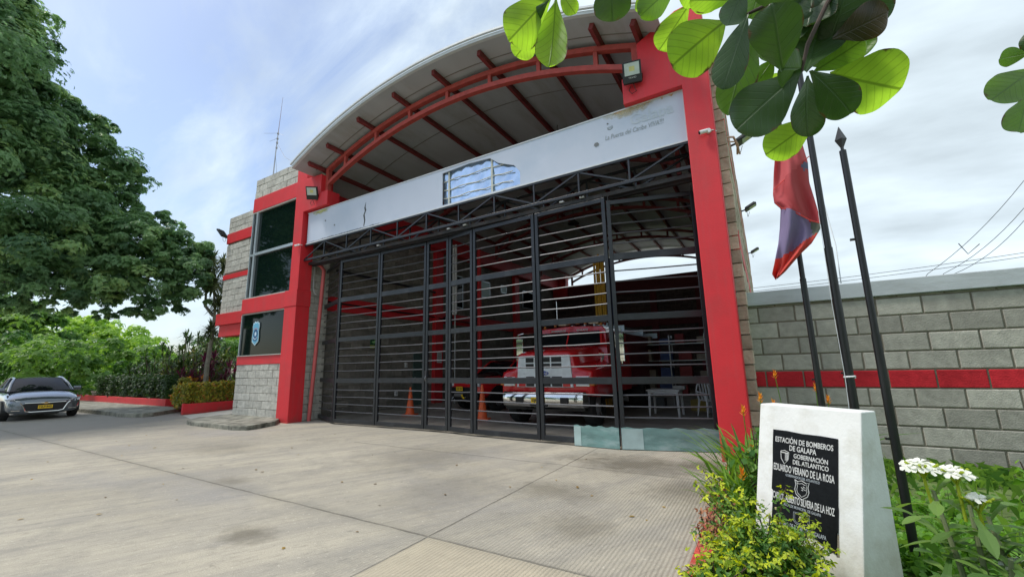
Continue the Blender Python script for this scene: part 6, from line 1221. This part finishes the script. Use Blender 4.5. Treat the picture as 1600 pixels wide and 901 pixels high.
NL = [(0.147, 1.051, 2.354, 0.124, 1.04, 2.202, 0.09, 2), (0.252, 1.141, 2.393, 0.222, 1.161, 2.242, 0.114, 2), (0.193, 1.033, 2.345, 0.162, 1.026, 2.223, 0.1, 2), (0.291, 1.132, 2.38, 0.309, 1.18, 2.262, 0.09, 2), (0.105, 1.02, 2.384, 0.059, 1.027, 2.292, 0.075, 1), (0.2, 1.145, 2.178, 0.141, 1.04, 2.261, 0.101, 2), (0.14, 1.016, 2.117, 0.088, 0.934, 2.085, 0.075, 2), (-0.024, 1.021, 2.46, -0.022, 1.077, 2.393, 0.081, 0), (0.277, 1.189, 2.348, 0.269, 1.188, 2.2, 0.082, 1), (-0.36, 0.83, 2.418, -0.442, 0.751, 2.264, 0.107, 0.0), (-0.356, 0.805, 2.379, -0.469, 0.81, 2.314, 0.05, 2.0), (-0.403, 0.851, 2.369, -0.472, 0.837, 2.295, 0.07, 0.0), (-0.335, 0.797, 2.368, -0.35, 0.771, 2.169, 0.08, 0.0), (-0.356, 0.881, 2.468, -0.326, 0.903, 2.403, 0.044, 0.0), (-0.214, 0.856, 2.427, -0.233, 0.913, 2.341, 0.092, 2.0), (-0.17, 0.99, 2.476, -0.169, 1.034, 2.437, 0.058, 0.0), (-0.09, 0.938, 2.389, -0.16, 0.871, 2.285, 0.065, 1.0), (-0.066, 1.062, 2.432, -0.157, 1.085, 2.348, 0.078, 0.0), (0.01, 0.965, 2.264, -0.11, 0.927, 2.171, 0.123, 0.0), (0.055, 0.925, 2.301, 0.011, 0.894, 2.194, 0.058, 2.0), (0.049, 0.915, 2.22, -0.015, 0.887, 2.05, 0.068, 2.0), (0.064, 0.997, 2.269, -0.01, 0.984, 2.043, 0.082, 1.0), (0.095, 0.938, 2.079, 0.086, 0.85, 2.172, 0.094, 2.0), (0.143, 1.019, 2.112, 0.207, 1.057, 2.283, 0.122, 2.0), (0.195, 1.093, 2.183, 0.248, 1.032, 2.296, 0.117, 2.0), (0.201, 1.038, 2.179, 0.307, 1.075, 2.224, 0.078, 3.0), (0.174, 1.12, 2.166, 0.268, 1.099, 2.195, 0.078, 1.0), (0.13, 0.969, 2.087, 0.001, 0.977, 2.0, 0.116, 2.0), (0.147, 1.023, 2.103, 0.138, 1.07, 1.985, 0.069, 2.0), (0.16, 1.103, 2.04, 0.054, 1.1, 1.98, 0.082, 0.0), (0.143, 0.956, 2.073, 0.211, 1.05, 2.004, 0.078, 2.0), (0.194, 1.081, 2.125, 0.325, 1.161, 2.087, 0.137, 0.0), (0.099, 1.089, 2.211, 0.056, 1.099, 2.166, 0.049, 1.0), (0.142, 1.173, 2.214, 0.067, 1.156, 2.19, 0.036, 0.0), (0.029, 1.017, 2.35, -0.057, 0.918, 2.311, 0.052, 0.0), (0.001, 0.99, 2.399, -0.085, 0.981, 2.393, 0.077, 0.0), (0.145, 0.987, 2.265, 0.08, 0.88, 2.269, 0.083, 2.0), (0.111, 1.086, 2.26, 0.07, 1.037, 2.188, 0.068, 1.0), (-0.277, 0.813, 2.451, -0.334, 0.732, 2.355, 0.092, 1.0)]  # narrow dark leaf at the left stands in for a cast shadow
NRR =  [(0.531, 1.192, 2.104, 0.506, 1.231, 2.13, 0.039, 1.0), (0.522, 1.173, 2.059, 0.424, 1.091, 1.979, 0.069, 1.0), (0.532, 1.232, 2.034, 0.473, 1.15, 1.926, 0.056, 1.0), (0.576, 1.224, 2.082, 0.554, 1.199, 2.164, 0.065, 2.0)]
atree = empty('almond_tree', (2.5, -1.9, 0), 0, 'almond tree whose big round translucent leaves hang into the top of the picture', 'tree')
al = empty('branch', (-2.5, 1.9, 0)); al.parent = atree
TWG = [[(0.377, 1.079, 2.477), (0.255, 1.035, 2.344), (0.197, 1.021, 2.25), (0.151, 0.99, 2.154), (0.133, 0.992, 2.098)], [(0.377, 1.079, 2.477), (0.227, 1.048, 2.373), (0.144, 1.015, 2.297), (0.092, 0.977, 2.272), (0.051, 0.957, 2.253)], [(0.377, 1.079, 2.477), (0.06, 0.99, 2.564), (-0.217, 0.859, 2.515), (-0.292, 0.829, 2.447), (-0.341, 0.812, 2.391)], [(0.377, 1.079, 2.477), (0.06, 0.99, 2.564), (-0.073, 0.936, 2.446), (-0.09, 0.939, 2.386)]]
q = MB()
for T_ in TWG: q.tube(T_, [.008]+[.0045]*(len(T_)-2)+[.003], 8)
e0 = Vector(TWG[0][0]); q.tube([tuple(e0), (e0.x+.3, e0.y-.5, e0.z+.35), (1.5, -1.2, 3.3), (2.4, -1.8, 3.0)], [.010, .02, .05, .09], 8); q.build('twig', TWIG, parent=al, smooth=True)
for x in NL: almond_leaf(x[:3], x[3:6], x[6], x[7], al)
random.seed(21)
for i in range(26):   # further leaves of the same branch above and behind the frame
    c_ = Vector((random.uniform(-.3, 1.4), random.uniform(-.9, .35), random.uniform(2.55, 3.1))); d = Vector((random.uniform(-1, 1), random.uniform(-1, 1), random.uniform(-.4, .2))).normalized()*random.uniform(.12, .18)
    almond_leaf(c_, c_+d, random.uniform(.07, .11), random.choice((0, 1, 2)), al)
al2 = empty('branch', (1-2.5, .3+1.9, 2)); al2.parent = atree; al2['label'] = 'small twig with green leaves at the right edge'; off = Vector((1, .3, 2))
q = MB(); T5 = [(0.686, 1.186, 2.287), (0.611, 1.218, 2.151), (0.526, 1.186, 2.066)]; q.tube([tuple(Vector(p)-off) for p in T5], [.006, .005, .003], 7); p0 = Vector(T5[0])-off; q.tube([tuple(p0), (p0.x+.2, p0.y-.3, p0.z+.4), tuple(Vector((2.4, -1.8, 3.0))-off)], [.006, .02, .07], 7); q.build('twig', TWIG, parent=al2, smooth=True)
for x in NRR: almond_leaf(Vector(x[:3])-off, Vector(x[3:6])-off, x[6], x[7], al2) if False else None
for x in NRR:
    o = almond_leaf(x[:3], x[3:6], x[6], x[7], al2); o.data.transform(Matrix.Translation(-off))
MB().tube([(0, 0, 0), (.05, 0, 1.5), (-.08, .1, 3.1), (-.1, .2, 5)], [.17, .14, .12, .08], 12).build('trunk', BARK, parent=atree, smooth=True)
